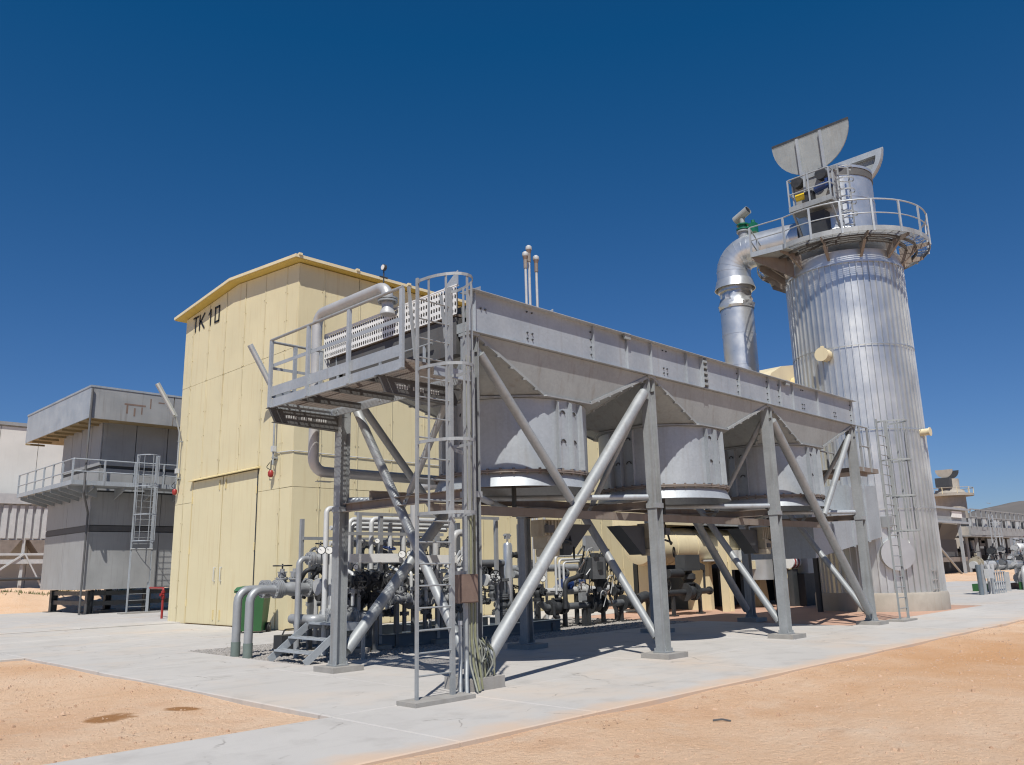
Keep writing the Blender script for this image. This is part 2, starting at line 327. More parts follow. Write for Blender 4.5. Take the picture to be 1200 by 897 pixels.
# ------------------------------------------------------------------ ground
def gh(x, y):
    h = -.075 + .022*sin(.9*x+.3)*cos(.7*y) + .015*sin(2.1*x-1.3*y)
    if -4.5 < x < 50 and -3.2 < y < 45: h = min(h+.028, -.036)
    if y > 38.3 and x < 40:
        t = min(1, (y-38.3)/4.5); t = t*t*(3-2*t); k = 1 if x < 25 else max(0, 1-(x-25)/15)
        h += k*t*(1.0+.12*sin(x*1.7)+.08*sin(y*2.3))
    return h
xs = [-6000,-2500,-900,-300,-120,-60]+[-40+.5*i for i in range(200)]+[60+2*i for i in range(20)]+[110,160,260,500,1000,2500,6000]
ys = [-6000,-2000,-600,-150,-60]+[-30+.5*i for i in range(180)]+[60+3*i for i in range(15)]+[120,170,260,500,1000,2500,6000]
mb = MB(); nx, ny = len(xs), len(ys)
mb.v = [V((x, y, gh(x, y))) for y in ys for x in xs]
mb.f = [(j*nx+i, j*nx+i+1, (j+1)*nx+i+1, (j+1)*nx+i) for j in range(ny-1) for i in range(nx-1)]
mb.build('ground', M['sand'], kind='structure')

# concrete paving slabs
pav = struct('concrete_paving')
def slab(x0, x1, y0, y1, z=0., m='concrete'):
    g = .006; a = MB(); j = [rnd.uniform(-.004, .004) for _ in range(4)]
    P4 = [(x0+g,y0+g),(x1-g,y0+g),(x1-g,y1-g),(x0+g,y1-g)]
    c = .012; q = [(x0+g+c,y0+g+c),(x1-g-c,y0+g+c),(x1-g-c,y1-g-c),(x0+g+c,y1-g-c)]
    v = [(x,y,-.3) for x,y in P4]+[(x,y,z+j[i]-c) for i,(x,y) in enumerate(P4)]+[(x,y,z+j[i]) for i,(x,y) in enumerate(q)]
    f = [(i,(i+1)%4,4+(i+1)%4,4+i) for i in range(4)]+[(4+i,4+(i+1)%4,8+(i+1)%4,8+i) for i in range(4)]+[(8,9,10,11),(3,2,1,0)]
    a.add(v, f).build('slab', M[m], pav)
for x0, x1 in ((-22,-15.5),(-15.5,-9.2),(-9.2,-2.6)): slab(x0, x1, -2.66, -.36)
xc = [-2.6,-.5,4.2,8.9,13.4]
for x0, x1 in zip(xc, xc[1:]):
    slab(x0, x1, -2.66, -.36); slab(x0, x1, -.36, 4.75)
for x0, x1 in zip([13.4,17.8,22.4,28,34,40,47], [17.8,22.4,28,34,40,47,56]): slab(x0, x1, -2.66, .28)
for x0, x1 in zip([24.6,30,36,42,49], [30,36,42,49,56]): slab(x0, x1, .28, 5.5); slab(x0, x1, 5.5, 11)
for y0, y1 in ((4.75,7.2),(7.2,9.9)): slab(-2.6, .15, y0, y1)
for x0, x1 in zip([-2.6,.15,4.82,9,13.4], [.15,4.82,9,13.4,17.8]): slab(x0, x1, 9.9, 13.4)
for x0, x1 in ((-22,-15),(-15,-9),(-9,-2.6),(-2.6,1),(1,4.76)):
    slab(x0, x1, 13.4 if x0 >= -2.6 else 11.6, 16.8); slab(x0, x1, 16.8, 20.8, .012)
for x0, x1 in ((-22,-15),(-15,-9),(-9,-2.6),(-2.6,1.5),(1.5,5),(5,10),(10,15)):
    slab(x0, x1, 22 if x0 >= 5 else 20.8, 27.5, .05); slab(x0, x1, 27.5, 33, .04); slab(x0, x1, 33, 38.2, .03)
a = MB(); a.box(13.46, 24.55, .32, 13.3, -.3, -.03); a.build('dusty_floor', M['floor_red'], kind='structure')

# loose stone under the pipework, pebbles on the sand
def stones(name, m, n, fn, kind='stuff'):
    vs = []; fs = []
    for i in range(n):
        x, y, z, r = fn()
        b0 = len(vs); a0 = rnd.uniform(0, 6.28); k = 5
        rr = [r*rnd.uniform(.7, 1.25) for _ in range(k)]
        vs += [V((x+rr[j]*cos(a0+6.28*j/k), y+rr[j]*sin(a0+6.28*j/k), z)) for j in range(k)]
        h = r*rnd.uniform(.5, .95)
        vs += [V((x+.6*rr[j]*cos(a0+6.28*j/k), y+.6*rr[j]*sin(a0+6.28*j/k), z+h*rnd.uniform(.75, 1.1))) for j in range(k)]
        fs += [(b0+j, b0+(j+1)%k, b0+k+(j+1)%k, b0+k+j) for j in range(k)]+[tuple(b0+k+j for j in range(k))]
    me = bpy.data.meshes.new(name); me.from_pydata(vs, [], fs); me.materials.append(m)
    o = bpy.data.objects.new(name, me); COL.objects.link(o); o['kind'] = kind; return o
a = MB(); a.box(.17, 13.38, 4.77, 9.88, -.3, -.02); a.build('gravel_bed', M['stone'], kind='structure')
def gs():
    x = .2+13.1*rnd.random()**1.5; y = 4.8+5.05*rnd.random()**1.1
    return x, y, -.03, rnd.uniform(.018, .042)
stones('gravel', M['stone'], 9000, gs)
def ps():
    while True:
        x = rnd.uniform(-7, 22); y = rnd.uniform(-8, 11.4)
        if x < -2.66 and -.3 < y < 11.5: break
        if y < -2.72: break
    k = rnd.random(); r = rnd.uniform(.006, .016) if k < .93 else rnd.uniform(.016, .035)
    return x, y, gh(x, y)-.002, r
stones('pebbles', M['pebble'], 9000, ps)
# twigs and scraps lying on the sand
for k in range(1):
    x, y = ((.35,-3.9),(2.4,-4.6),(5.5,-4.2),(-.9,-3.8),(8,-3.4),(3.4,-3.0),(-5.0,3.4),(-3.9,4.6),(-6.2,5.8),(9.6,-4.6),(6.6,-3.1),(12,-4),(-5.6,8),(2.6,-5))[k]
    a = MB(); z = gh(x, y); a0 = rnd.uniform(0, 3.1); l = rnd.uniform(.05, .13)
    a.pipe([(x,y,z+.008),(x+l*cos(a0),y+l*sin(a0),z+.02),(x+2*l*cos(a0+.3),y+2*l*sin(a0+.3),z+.01)], .011, .05, 5)
    tag(a.build('twig', M['steel_dk']), 'short dark twig lying alone on the sand in front of the slab', 'twig')
# scrub along the top of the bank at the far left
vs = []; fs = []
for i in range(2600):
    x = rnd.uniform(-16, 14); y = 42.6+rnd.gauss(0, .5); z = gh(x, y); h = rnd.uniform(.05, .22); a0 = rnd.uniform(0, 6.28); b0 = len(vs)
    vs += [V((x-.03*cos(a0), y-.03*sin(a0), z-.02)), V((x+.03*cos(a0), y+.03*sin(a0), z-.02)), V((x+rnd.uniform(-.08,.08), y+rnd.uniform(-.08,.08), z+h))]
    fs.append((b0, b0+1, b0+2))
me = bpy.data.meshes.new('grass'); me.from_pydata(vs, [], fs); me.materials.append(M['grass'])
o = bpy.data.objects.new('grass', me); COL.objects.link(o); o['kind'] = 'stuff'
# far hills
mb = MB(); prof = [(-70,90),(-45,130),(-20,190),(0,205),(9,185),(13.2,166),(14.85,155),(16,140),(17.4,117),(19.8,60),(24,28),(40,18),(70,25),(100,18)]
def hz(t):
    for (a0, h0), (a1, h1) in zip(prof, prof[1:]):
        if a0 <= t <= a1: u = (t-a0)/(a1-a0); return h0+(h1-h0)*u
n1 = 340; rows = 7
for r_ in range(rows):
    for i in range(n1+1):
        t = -70+170*i/n1; d = 2500+r_*110; k = [-.3,.25,.5,.74,.92,1,.5][r_]
        h = hz(t)*k*(1+(.03*sin(i*.35+r_)+.015*sin(i*1.3-r_*1.7))) if k > 0 else -8
        mb.v.append(V((-8.3+d*cos(radians(t)), -9.2+d*sin(radians(t)), h)))
mb.f = [(r_*(n1+1)+i, r_*(n1+1)+i+1, (r_+1)*(n1+1)+i+1, (r_+1)*(n1+1)+i) for r_ in range(rows-1) for i in range(n1)]
mb.build('hills', M['hill'], kind='structure')

# ------------------------------------------------------------------ cream enclosure
BX, BY, BW, BL = 4.82, 13.47, 8.44, 17.6
EZ, RZ = 11.52, 11.90                    # wall top at the eaves and at the ridge
bld = thing('turbine_enclosure', 'tall cream panelled machine enclosure with black TK 10 lettering', 'building', (BX, BY, 0))
YM = BY+BW/2
def wz(y): return EZ+(RZ-EZ)*(1-abs(y-YM)/(BW/2))
a = MB(); a.prism([(BX+.07,BY+.07,0),(BX+.07,BY+BW-.07,0),(BX+.07,BY+BW-.07,EZ-.02),(BX+.07,YM,RZ-.02),(BX+.07,BY+.07,EZ-.02)], (BL-.14,0,0))
a.build('wall', M['seam'], bld)
G = .006
def panel_x(y0, y1, z0, z1, sl=False):
    a = MB(); dx = rnd.uniform(-.006, .006)
    t0, t1 = (wz(y0+G), wz(y1-G)) if sl else (z1, z1)
    pts = [(BX+dx,y0+G,z0+G),(BX+dx,y1-G,z0+G),(BX+dx,y1-G,t1-G)]
    if sl and y0 < YM < y1: pts.append((BX+dx,YM,RZ-G))
    pts.append((BX+dx,y0+G,t0-G)); a.prism(pts, (.07-dx+.004,0,0)); a.build('wall_panel', M['cream'], bld)
def panel_y(x0, x1, z0, z1):
    a = MB(); dy = rnd.uniform(-.006, .006); a.box(x0+G, x1-G, BY+dy, BY+.074, z0+G, z1-G); a.build('wall_panel', M['cream'], bld)
Z1, Z2 = 4.25, 8.70; DY0, DY1, DZ = 15.62, 20.4, 5.0
ysm = [BY,14.2,15.62,17.05,18.5,19.85,21.2,BY+BW]
for y0, y1 in zip(ysm, ysm[1:]): panel_x(y0, y1, Z2, EZ, True)
for y0, y1 in zip(ysm, ysm[1:]):
    if y1 <= DY0+.01 or y0 >= DY1: panel_x(y0, y1, 0, Z1); panel_x(y0, y1, Z1, Z2)
    elif y1 > DY1: panel_x(DY1, y1, 0, Z1); panel_x(DY1, y1, Z1, Z2); panel_x(y0, DY1, DZ+.06, Z2)
    else: panel_x(y0, y1, DZ+.06, Z2)
xsm = [BX, 5.75]+[5.75+1.4*i for i in range(1, 12)]+[BX+BL]
for x0, x1 in zip(xsm, xsm[1:]):
    panel_y(x0, x1, 0, Z1); panel_y(x0, x1, Z1, Z2); panel_y(x0, x1, Z2, EZ)
# cover strips with hex bolts along the vertical joints
a = MB()
for y in ysm[1:-1]:
    zz = .5
    while zz < wz(y)-.3:
        if not (DY0-.1 < y < DY1+.1 and zz < DZ+.3):
            for k in (-.06, .07): a.cbox((BX-.012, y+k, zz+rnd.uniform(-.1,.1)), (.02,.02,.022))
        zz += 1.02
for x in xsm[1:-1]:
    zz = .5
    while zz < EZ-.3:
        for k in (-.06, .07): a.cbox((x+k, BY-.012, zz+rnd.uniform(-.1,.1)), (.02,.02,.022))
        zz += 1.02
a.build('panel_bolts', M['seam'], bld, kind='stuff')
# lapped joint strips, slightly wavy
def wavy(p0, nrm, side, z0, z1):
    a = MB(); n_ = max(2, int((z1-z0)/.45)); pts = []
    for k in range(n_+1): pts.append((z0+(z1-z0)*k/n_, rnd.uniform(-.012, .012), rnd.uniform(.004, .014)))
    vs = []
    for z, o, t in pts:
        for w_, d_ in ((-.03,0),(-.024,t),(.024,t*.6),(.03,0)): vs.append(V(p0)+side*(o+w_)+nrm*(d_+.0005)+V((0,0,z)))
    fs = [(4*k+j, 4*k+j+1, 4*k+j+5, 4*k+j+4) for k in range(n_) for j in range(3)]
    a.add(vs, fs); a.build('joint_strip', M['cream'], bld)
for y in ysm[1:-1]:
    z0 = DZ+.12 if DY0-.05 < y < DY1+.05 else .05
    for za, zb_ in ((z0, Z1-.02),(max(z0,Z1+.02), Z2-.02),(Z2+.02, wz(y)-.03)):
        if zb_-za > .3: wavy((BX-.007,y+.03,0), V((-1,0,0)), V((0,1,0)), za, zb_)
for x in xsm[1:-1]:
    for za, zb_ in ((.05,Z1-.02),(Z1+.02,Z2-.02),(Z2+.02,EZ-.05)): wavy((x+.03,BY-.007,0), V((0,-1,0)), V((1,0,0)), za, zb_)
# roof with its fascia
OV = .33; zr0 = EZ+.02; slope = (RZ-EZ)/(BW/2)
for k in (0, 1):
    ya, yb = (BY-OV, YM) if k == 0 else (BY+BW+OV, YM)
    za = EZ-OV*slope+.02; zb = RZ+.02
    a = MB(); a.prism([(BX-OV,ya,za),(BX-OV,yb,zb),(BX-OV,yb,zb+.1),(BX-OV,ya,za+.1)], (BL+2*OV,0,0)); a.build('roof', M['bounce_soffit'], bld)
    a = MB(); a.bar((BX-OV-.02,ya,za+.08), (BX-OV-.02,yb,zb+.08), .035, .10, (0,0,1)); a.build('fascia', M['cream_light'], bld)
    a = MB(); a.bar((BX-OV-.04,ya+(-.02 if k == 0 else .02),za+.08), (BX+BL+OV,ya+(-.02 if k == 0 else .02),za+.08), .035, .10); a.build('fascia', M['cream_light'], bld)
for i in range(9):
    a = MB(); xx = BX-.2+i*2.2; a.cbox((xx, BY-OV-.03, EZ-OV*slope+.165), (.12,.1,.07)); a.build('roof_clip', M['cream_light'], bld)
# double door
for y0, y1, hs in ((DY0,18.02,1),(18.05,DY1,-1)):
    d = MB(); d.box(BX-.012, BX+.074, y0+.02, y1-.02, .04, DZ-.02); dr = d.build('door', M['cream'], bld)
    h = MB(); yy = y1-.22 if hs == 1 else y0+.22
    h.pipe([(BX-.01,yy,1.45),(BX-.08,yy,1.45),(BX-.08,yy,1.9),(BX-.01,yy,1.9)], .016, .03, 8); h.build('handle', M['pale'], dr)
    for zz in (.35, DZ-.3):
        h = MB(); h.cbox((BX-.03,yy,zz),(.03,.05,.32)); h.build('bolt_latch', M['cream_trim'], dr)
    for zz in (.6,2.4,4.2):
        h = MB(); h.tube((BX-.025, y0+.015 if hs == 1 else y1-.015, zz), (BX-.025, y0+.015 if hs == 1 else y1-.015, zz+.25), .022, 8); h.build('hinge', M['cream_trim'], dr)
a = MB(); a.prism([(BX,DY0-.12,DZ+.09),(BX-.17,DY0-.12,DZ+.02),(BX-.17,DY0-.12,DZ-.01),(BX,DY0-.12,DZ+.02)], (0,DY1-DY0+.24,0)); a.build('door_hood', M['cream_trim'], bld)
for yy, m_ in ((DY0-.0, 'darker'), (DY1+.03, 'cream_trim')):
    a = MB(); a.box(BX-.016, BX+.05, yy-.03, yy+(.03 if m_ != 'darker' else .018), .02, DZ+.02); a.build('door_edge', M[m_], bld)  # the dark strip on one side stands in for the shaded door gap
# lettering TK 10
def letter(*strokes):
    a = MB()
    for (y0,z0),(y1,z1) in strokes:
        d = V((0,y1-y0,z1-z0)).normalized()*.036; a.bar(V((BX-.022,y0,z0))-d, V((BX-.022,y1,z1))+d, .075, .008, (1,0,0))
    a.build('letter', M['black'], bld)
zb, zt = 10.86, 11.42
letter(((21.05,zb),(21.05,zt)), ((21.24,zt),(20.86,zt)))
letter(((20.70,zb),(20.70,zt)), ((20.70,11.1),(20.32,zt)), ((20.62,11.18),(20.30,zb)))
letter(((19.78,zb),(19.78,zt)), ((19.78,zt),(19.92,zt-.14)))
letter(((19.40,zb),(19.40,zt)), ((19.08,zb),(19.08,zt)), ((19.40,zt),(19.08,zt)), ((19.40,zb),(19.08,zb)))
# conduits on the long wall
for z in (5.35,):
    a = MB(); a.pipe([(BX-.03,16.2 if z < 5 else 14.6,z+.05),(BX-.03,BY-.03,z),(BX+9,BY-.03,z-.1)], .016, .05, 8); a.build('conduit', M['pale'], bld)

# floodlights on bent poles and red beacons
def flood(y, lab, g):
    t = thing('flood_lamp', lab, 'lamp', (BX-.2, y, 4.9), g)
    a = MB(); a.pipe([(BX-.16,y,5.0),(BX-.16,y,6.95),(BX-.30,y,7.4),(BX-.62,y,8.0)], .032, .4, 10); a.build('pole', M['galv'], t)
    a = MB(); a.bar((BX-.36,y-.01,7.55), (BX-1.13,y-.01,8.74), .17, .07, (0,1,0)); a.build('lamp_housing', M['galv_new'], t)
    a = MB(); a.tube((BX-.44,y-.06,7.6), (BX-1.16,y-.06,8.72), .045, 10); a.build('lamp_tube', M['pale'], t)
    for z in (5.2, 6.6):
        b = MB(); b.box(BX-.2, BX, y-.03, y+.03, z, z+.05); b.build('bracket', M['galv'], t)
    a = MB(); a.cbox((BX-.16,y,5.5),(.12,.14,.18)); a.build('junction_box', M['pale'], t)
def beacon(y, lab, g):
    t = thing('alarm_beacon', lab, 'beacon', (BX-.12, y, 4.75), g)
    a = MB(); a.lathe([(.05,0),(.085,.05),(.09,.16),(.05,.22)], (BX-.14,y,4.62), n=12); a.build('beacon_lens', M['red'], t)
    a = MB(); a.pipe([(BX-.14,y,4.85),(BX-.14,y,5.15),(BX,y,5.2)], .02, .08, 8); a.build('stem', M['dark'], t)
    a = MB(); a.pipe([(BX-.12,y+.12,5.1),(BX-.2,y+.2,4.95),(BX-.16,y+.02,4.86)], .012, .06, 6); a.build('cable', M['black'], t)
flood(14.4, 'silver tube floodlight on bent pole above the right of the double door', 'floodlights on the cream wall')
flood(21.55, 'silver tube floodlight on bent pole at the left edge of the cream wall', 'floodlights on the cream wall')
beacon(14.55, 'small red alarm beacon right of the double door on the cream wall', 'red beacons on the cream wall')
beacon(21.7, 'small red alarm beacon at the left edge of the cream wall', 'red beacons on the cream wall')

# ------------------------------------------------------------------ air cooler
B, W, HB, HT = 4.67, 3.456, 5.235, 5.906
def cooler(root):
    T = root; X = [i*B for i in range(4)]; G_ = M['galv']
    for i, x in enumerate(X):
        for y in (0, W):
            a = MB(); s_ = .27
            a.box(x-s_-.02, x+s_+.06, y-s_-.03, y+s_+.03, -.02, .09 if (i, y) != (0, 0) else .16); f = a.build('footing', M['footing'], T)
            a = MB(); a.ibeam((x,y,.10), (x,y,HB-.02), .2, .2, .014, (1,0,0)); p = a.build('post', G_, T)
            a = MB(); a.box(x-.14, x+.14, y-.14, y+.14, .092, .112)
            for dx in (-.11, .11):
                for dy in (-.11, .11): a.tube((x+dx*1.0,y+dy,.11), (x+dx,y+dy,.17), .016, 6)
            a.build('base_plate', G_, p)
            # cap with dark stiffeners under the beam
            a = MB(); a.box(x-.12, x+.12, y-.12, y+.12, HB-.05, HB-.003)
            for dx in (-.06, .06): a.box(x+dx-.006, x+dx+.006, y-.098, y+.098, HB-.3, HB-.052)
            a.build('cap_plate', M['galv_dull'], p)
    def brace(p0, p1, r, ends=(1,1)):
        p0, p1 = V(p0), V(p1); d = (p1-p0).normalized(); a = MB(); g = .28
        q0 = p0+d*g*ends[0]; q1 = p1-d*g*ends[1]
        a.tube(q0, q1, r, 16); b_ = a.build('brace', M['galv'], T)
        side = d.cross(V((0,0,1))).normalized(); n = side.cross(d).normalized()
        for e, q, s_ in ((ends[0], q0, 1), (ends[1], q1, -1)):
            if e:
                h = MB(); h.bar(q-d*s_*.26, q+d*s_*.14, .018, r*1.5, n)
                h.tube(q-d*s_*.16-side*.04, q-d*s_*.16+side*.04, .018, 8); h.build('gusset_plate', M['galv_dull'], b_)
        return b_
    for y, o in ((0, -.03), (W, .03)):
        for (xa, xb) in ((X[0], X[1]), (X[3], X[2])):
            brace((xa, y+o, .12), (xb, y+o, HB-.15), .105)
            # the half brace ends on the long one
            mid = V((xa, y+o, HB-.1)).lerp(V((xb, y+o, .12)), .5); brace((xa, y+o, HB-.1), mid, .075, (1, .6))
    for x in X:
        brace((x+.03, 0, .12), (x+.03, W, HB-.2), .078)
        mid = V((x+.03, 0, HB-.15)).lerp(V((x+.03, W, .12)), .47); brace((x+.03, 0, HB-.15), mid, .055, (1, .6))
    for (xa, xb) in zip(X, X[1:]):
        for ya, yb in ((0, W), (W, 0)):
            a = MB(); z = 2.74 if ya == 0 else 2.9; a.tube((xa+.1,ya+(.08 if ya == 0 else -.08),z), (xb-.1,yb+(.08 if yb == 0 else -.08),z), .052, 12); a.build('plan_brace', M['galv_new'], T)
    for y, zc_ in ((.95, 2.595), (2.5, 2.92)):
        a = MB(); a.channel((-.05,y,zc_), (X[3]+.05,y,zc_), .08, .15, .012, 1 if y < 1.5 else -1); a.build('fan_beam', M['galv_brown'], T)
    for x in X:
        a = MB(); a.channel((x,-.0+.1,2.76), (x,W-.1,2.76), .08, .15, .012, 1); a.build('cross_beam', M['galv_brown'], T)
        for y in (0, W):
            a = MB(); a.box(x-.12, x+.12, y-.115, y+.115, 2.69, 2.78); a.build('bracket', G_, T)
    # side beams with flanges, stiffeners and splice
    x0, x1 = -.12, X[3]+.12
    for y, s_ in ((-.1, -1), (W+.1, 1)):
        splits = [x0, 6.52, x1]
        for k, (a0, a1) in enumerate(zip(splits, splits[1:])):
            a = MB(); a0 += .01*(k > 0); a1 -= .01*(k == 0)
            a.box(a0, a1, min(y, y-s_*.012), max(y, y-s_*.012), HB+.012, HT-.012); bm_ = a.build('side_beam', M['galv_new'], T)
            h = MB(); h.box(a0, a1, min(y-s_*.012, y+s_*.12), max(y-s_*.012, y+s_*.055), HT-.012, HT); h.build('top_flange', M['galv_new'], bm_)
            h = MB(); h.box(a0, a1, min(y-s_*.02, y+s_*.06), max(y-s_*.02, y+s_*.06), HB, HB+.012); h.build('bottom_flange', M['galv_new'], bm_)
            for xs_ in (.0, 2.9, 3.9, 4.67, 5.9, 6.45, 6.60, 8.0, 9.34, 9.9, 10.55, 11.9, 13.95):
                if a0 < xs_ < a1:
                    h = MB(); dpt = .052 if xs_ not in (6.45, 6.60) else .09
                    h.box(xs_-.006, xs_+.006, min(y+s_*.001, y+s_*dpt), max(y+s_*.001, y+s_*dpt), HB+.014, HT-.014); h.build('stiffener', M['galv_new'], bm_)
            h = MB()
            for xs_ in (1.25, 1.37, 2.9, 5.15, 5.27, 8.0, 9.34, 9.9, 11.1, 11.2, 12.9, 13.0, .2, .3, 13.95):
                if a0 < xs_-.05 < a1:
                    for zz in ((HB+.12, HB+.22) if xs_ in (1.25,1.37,5.15,5.27,11.1,11.2,12.9,13.0) else ((HB+.42,) if xs_ < .5 else (HB+.12, HB+.26, HB+.4, HB+.54))):
                        h.tube((xs_-.05, y, zz), (xs_-.05, y+s_*.022, zz), .017, 6)
                    if xs_ in (1.25,1.37,5.15,5.27,11.1,11.2):
                        h.tube((xs_-.05, y, HT-.09), (xs_-.05, y+s_*.022, HT-.09), .015, 6)
            h.build('bolts', M['dark'], bm_, kind='stuff')
        # splice teeth
        if s_ < 0:
            for k in range(5):
                a = MB(); z = HB+.06+k*.12; a.box(6.455, 6.592, y-.10, y-.014, z, z+.05); a.build('splice_plate', M['galv_dull'], T)
        for xs_ in (.95, 3.85, 8.5, 10.2):
            a = MB(); a.box(xs_-.09, xs_+.09, min(y+s_*.06, y+s_*.10), max(y+s_*.06, y+s_*.10), HT-.1, HT+.02) if xs_ in (3.85, 10.2) and s_ < 0 else a.box(xs_-.05, xs_+.05, min(y+s_*.02,y+s_*.04), max(y+s_*.02,y+s_*.04), HB+.02, HB+.04)
            a.build('lug', M['galv_dull'], T)
    # tube bundles between the side beams
    for k, (a0, a1) in enumerate(((.1,6.5),(6.58,X[3]-.02))):
        a = MB(); a.box(a0, a1, -.06, W+.06, HT-.34, HT-.14); a.build('tube_bundle', M['galv_dull'], T)
    for k in range(5):
        a = MB(); a.prism([(1.9+k*2.6,.2,HT-.139),(1.9+k*2.6,.9,HT-.139),(1.9+k*2.6,.55,HT+.02)], (.05,0,0)); a.build('lifting_lug', M['galv'], T)
    # end frames and headers
    for xe, s_ in ((-.12, -1), (X[3]+.12, 1)):
        a = MB(); a.box(min(xe-s_*.05,xe-s_*.03), max(xe-s_*.05,xe-s_*.03), -.1+.02, W+.08, HB+.02, HT-.5 if s_ < 0 else HT); a.build('end_plate', M['galv_dull'], T)
        if s_ < 0:
            a = MB(); a.box(xe+.02, xe+.2, .2, W+.34, HB-.3, HB+.30); a.build('header_box', M['steel_dk'], T); a = MB(); a.box(xe+.005, xe+.018, .15, W+.3, HB+.36, HT+.1); a.build('hole_backing', M['steel_dk'], T)  # dark steel paints the shaded recess; thin dark sheet added behind guard holes
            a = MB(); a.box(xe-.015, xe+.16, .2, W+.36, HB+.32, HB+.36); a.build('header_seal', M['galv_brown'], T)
    # perforated guard in front of the header
    a = MB(); y0, y1, z0, z1 = .12, 3.90, 5.56, 6.03; nyp, nz = 58, 4; dy = (y1-y0)/nyp; dz = (z1-z0)/nz; x = -.155
    for j in range(nz):
        off = .5*(j % 2)
        for i in range(nyp):
            ca, cb = y0+i*dy, y0+(i+1)*dy; za, zb = z0+j*dz, z0+(j+1)*dz; cy = (ca+cb)/2; cz = (za+zb)/2; hw = dy*.36; hh = dz*.36
            o = [(x,ca,za),(x,cb,za),(x,cb,zb),(x,ca,zb)]; q = [(x,cy-hw*.6,cz-hh),(x,cy+hw,cz-hh*.5),(x,cy+hw*.6,cz+hh),(x,cy-hw,cz+hh*.5)]
            a.add(o+q+[(x+.006,p[1],p[2]) for p in q], [(0,1,5,4),(1,2,6,5),(2,3,7,6),(3,0,4,7)]+[(4+k,4+(k+1)%4,8+(k+1)%4,8+k) for k in range(4)])
    a.build('perforated_guard', M['white'], T)
    a = MB(); a.box(-.16, -.10, y0, y1, z1, z1+.02); a.box(-.16, .06, y1, y1+.012, 5.3, z1); a.build('guard_edge', M['white'], T)
    # hinged lid pieces above the corner
    for pts, d_ in (([(-.1,.1,HT+.005),(.35,.1,HT+.005),(.35,.1,HT+.22)], (0,.03,0)), ([(-.13,.45,6.05),(-.13,.1,6.05),(-.13,.1,6.28)], (-.02,0,0)), ([(1.6,.1,HT-.14),(2.1,.1,HT-.14),(2.1,.1,HT+.2)], (0,.03,0))):
        a = MB(); a.prism(pts, d_); a.build('corner_flap', M['galv_new'], T)
    # plenum hoppers
    R_ = 1.36; ap = R_; zc = 4.48; cyy = 1.42
    for i in range(3):
        cx, cy = X[i]+B/2, cyy; hs = ap*math.tan(pi/8)
        top = [V((X[i]+.01,-.08,HB-.004)),V((X[i+1]-.01,-.08,HB-.004)),V((X[i+1]-.01,W+.08,HB-.004)),V((X[i]+.01,W+.08,HB-.004))]
        o8 = []
        for k in range(8):
            a_ = pi+pi/8+k*pi/4; rr = ap/cos(pi/8); o8.append(V((cx+rr*cos(a_), cy+rr*sin(a_), zc)))
        # o8[0..7]: from the -x side going round through -y
        def panel(*p):
            p = [V(q) for q in p]; n = (p[1]-p[0]).cross(p[2]-p[0]).normalized(); c = sum(p, V())/len(p)
            if n.dot(c-V((cx,cy,c.z))) > 0: n = -n
            g_ = [q+(c-q).normalized()*.008 for q in p]
            a = MB(); a.prism(g_, n*.02); a.build('hopper_panel', M['galv_dull'], T)  # duller sheet colour carries the shade on the hoppers
        # o8 index: angles 202.5, 247.5 (-y face between 1 and 2), 292.5 ...
        panel(top[0], top[1], o8[2], o8[1])
        panel(top[1], top[2], o8[4], o8[3]); panel(top[2], top[3], o8[6], o8[5]); panel(top[3], top[0], o8[0], o8[7])
        for k, t_ in ((0,0),(2,1),(4,2),(6,3)): panel(top[t_], o8[k], o8[(k+1)%8])
        for k, t_ in ((0,0),(1,0),(2,1),(3,1),(4,2),(5,2),(6,3),(7,3)):
            a = MB(); q = o8[k]; d = (top[t_]-q); a.bar(q+d*.03, q+d*.97, .05, .05)
            for u in (.15,.32,.5,.68,.85):
                pp = q+d*u; a.cbox(pp+V((0,0,-.03)), (.05,.05,.04))
            a.build('hopper_seam', M['galv_dull'], T)
        # bolted ring under the hopper, fan ring, bell
        a = MB(); a.prism([o+V((0,0,-.012)) + (o-V((cx,cy,zc))).normalized()*.07 for o in o8], (0,0,.024)); a.build('hopper_rim', M['galv'], T)
        a = MB(); a.lathe([(R_-.012,zc-.02),(R_,zc-.02),(R_,3.25),(R_-.012,3.25)], (cx,cy,0), n=64, closed=True); fr = a.build('fan_ring', M['galv_new'], T)
        for ad in (-102,-90,-78, 168,180,192, 78,90,102, -12,0,12):
            a = MB(); t_ = radians(ad); d = V((cos(t_), sin(t_), 0)); p = V((cx,cy,0))+d*(R_+.001); side = V((-d.y,d.x,0))*.005
            a.prism([p+V((0,0,3.27))-side, p+d*.12+V((0,0,3.27))-side, p+d*.10+V((0,0,zc-.08))-side, p+V((0,0,zc-.03))-side], side*2)
            a.build('stiffener', M['galv_new'], fr)
        for ad in (-96,-84,174,186):
            a = MB(); t_ = radians(ad); d = V((cos(t_), sin(t_), 0)); s2 = V((-d.y,d.x,0)); p = V((cx,cy,0))+d*(R_+.002)
            for zz in (3.72, 4.22):
                pts = [p+s2*(.055*cos(u))+V((0,0,zz+.055*sin(u)))+d*.012 for u in [pi*k/8 for k in range(9)]]
                b2 = MB(); b2.pipe(pts, .012, .001, 6); b2.build('lifting_loop', M['dark'], fr)
        a = MB(); a.lathe([(R_-.01,3.248),(R_+.09,3.248),(R_+.09,3.226),(R_-.01,3.226)], (cx,cy,0), n=64, closed=True)
        a.lathe([(R_-.01,3.22),(R_+.085,3.22),(R_+.085,3.198),(R_-.01,3.198)], (cx,cy,0), n=64, closed=True); a.build('ring_flange', M['galv_brown'], fr)
        a = MB()
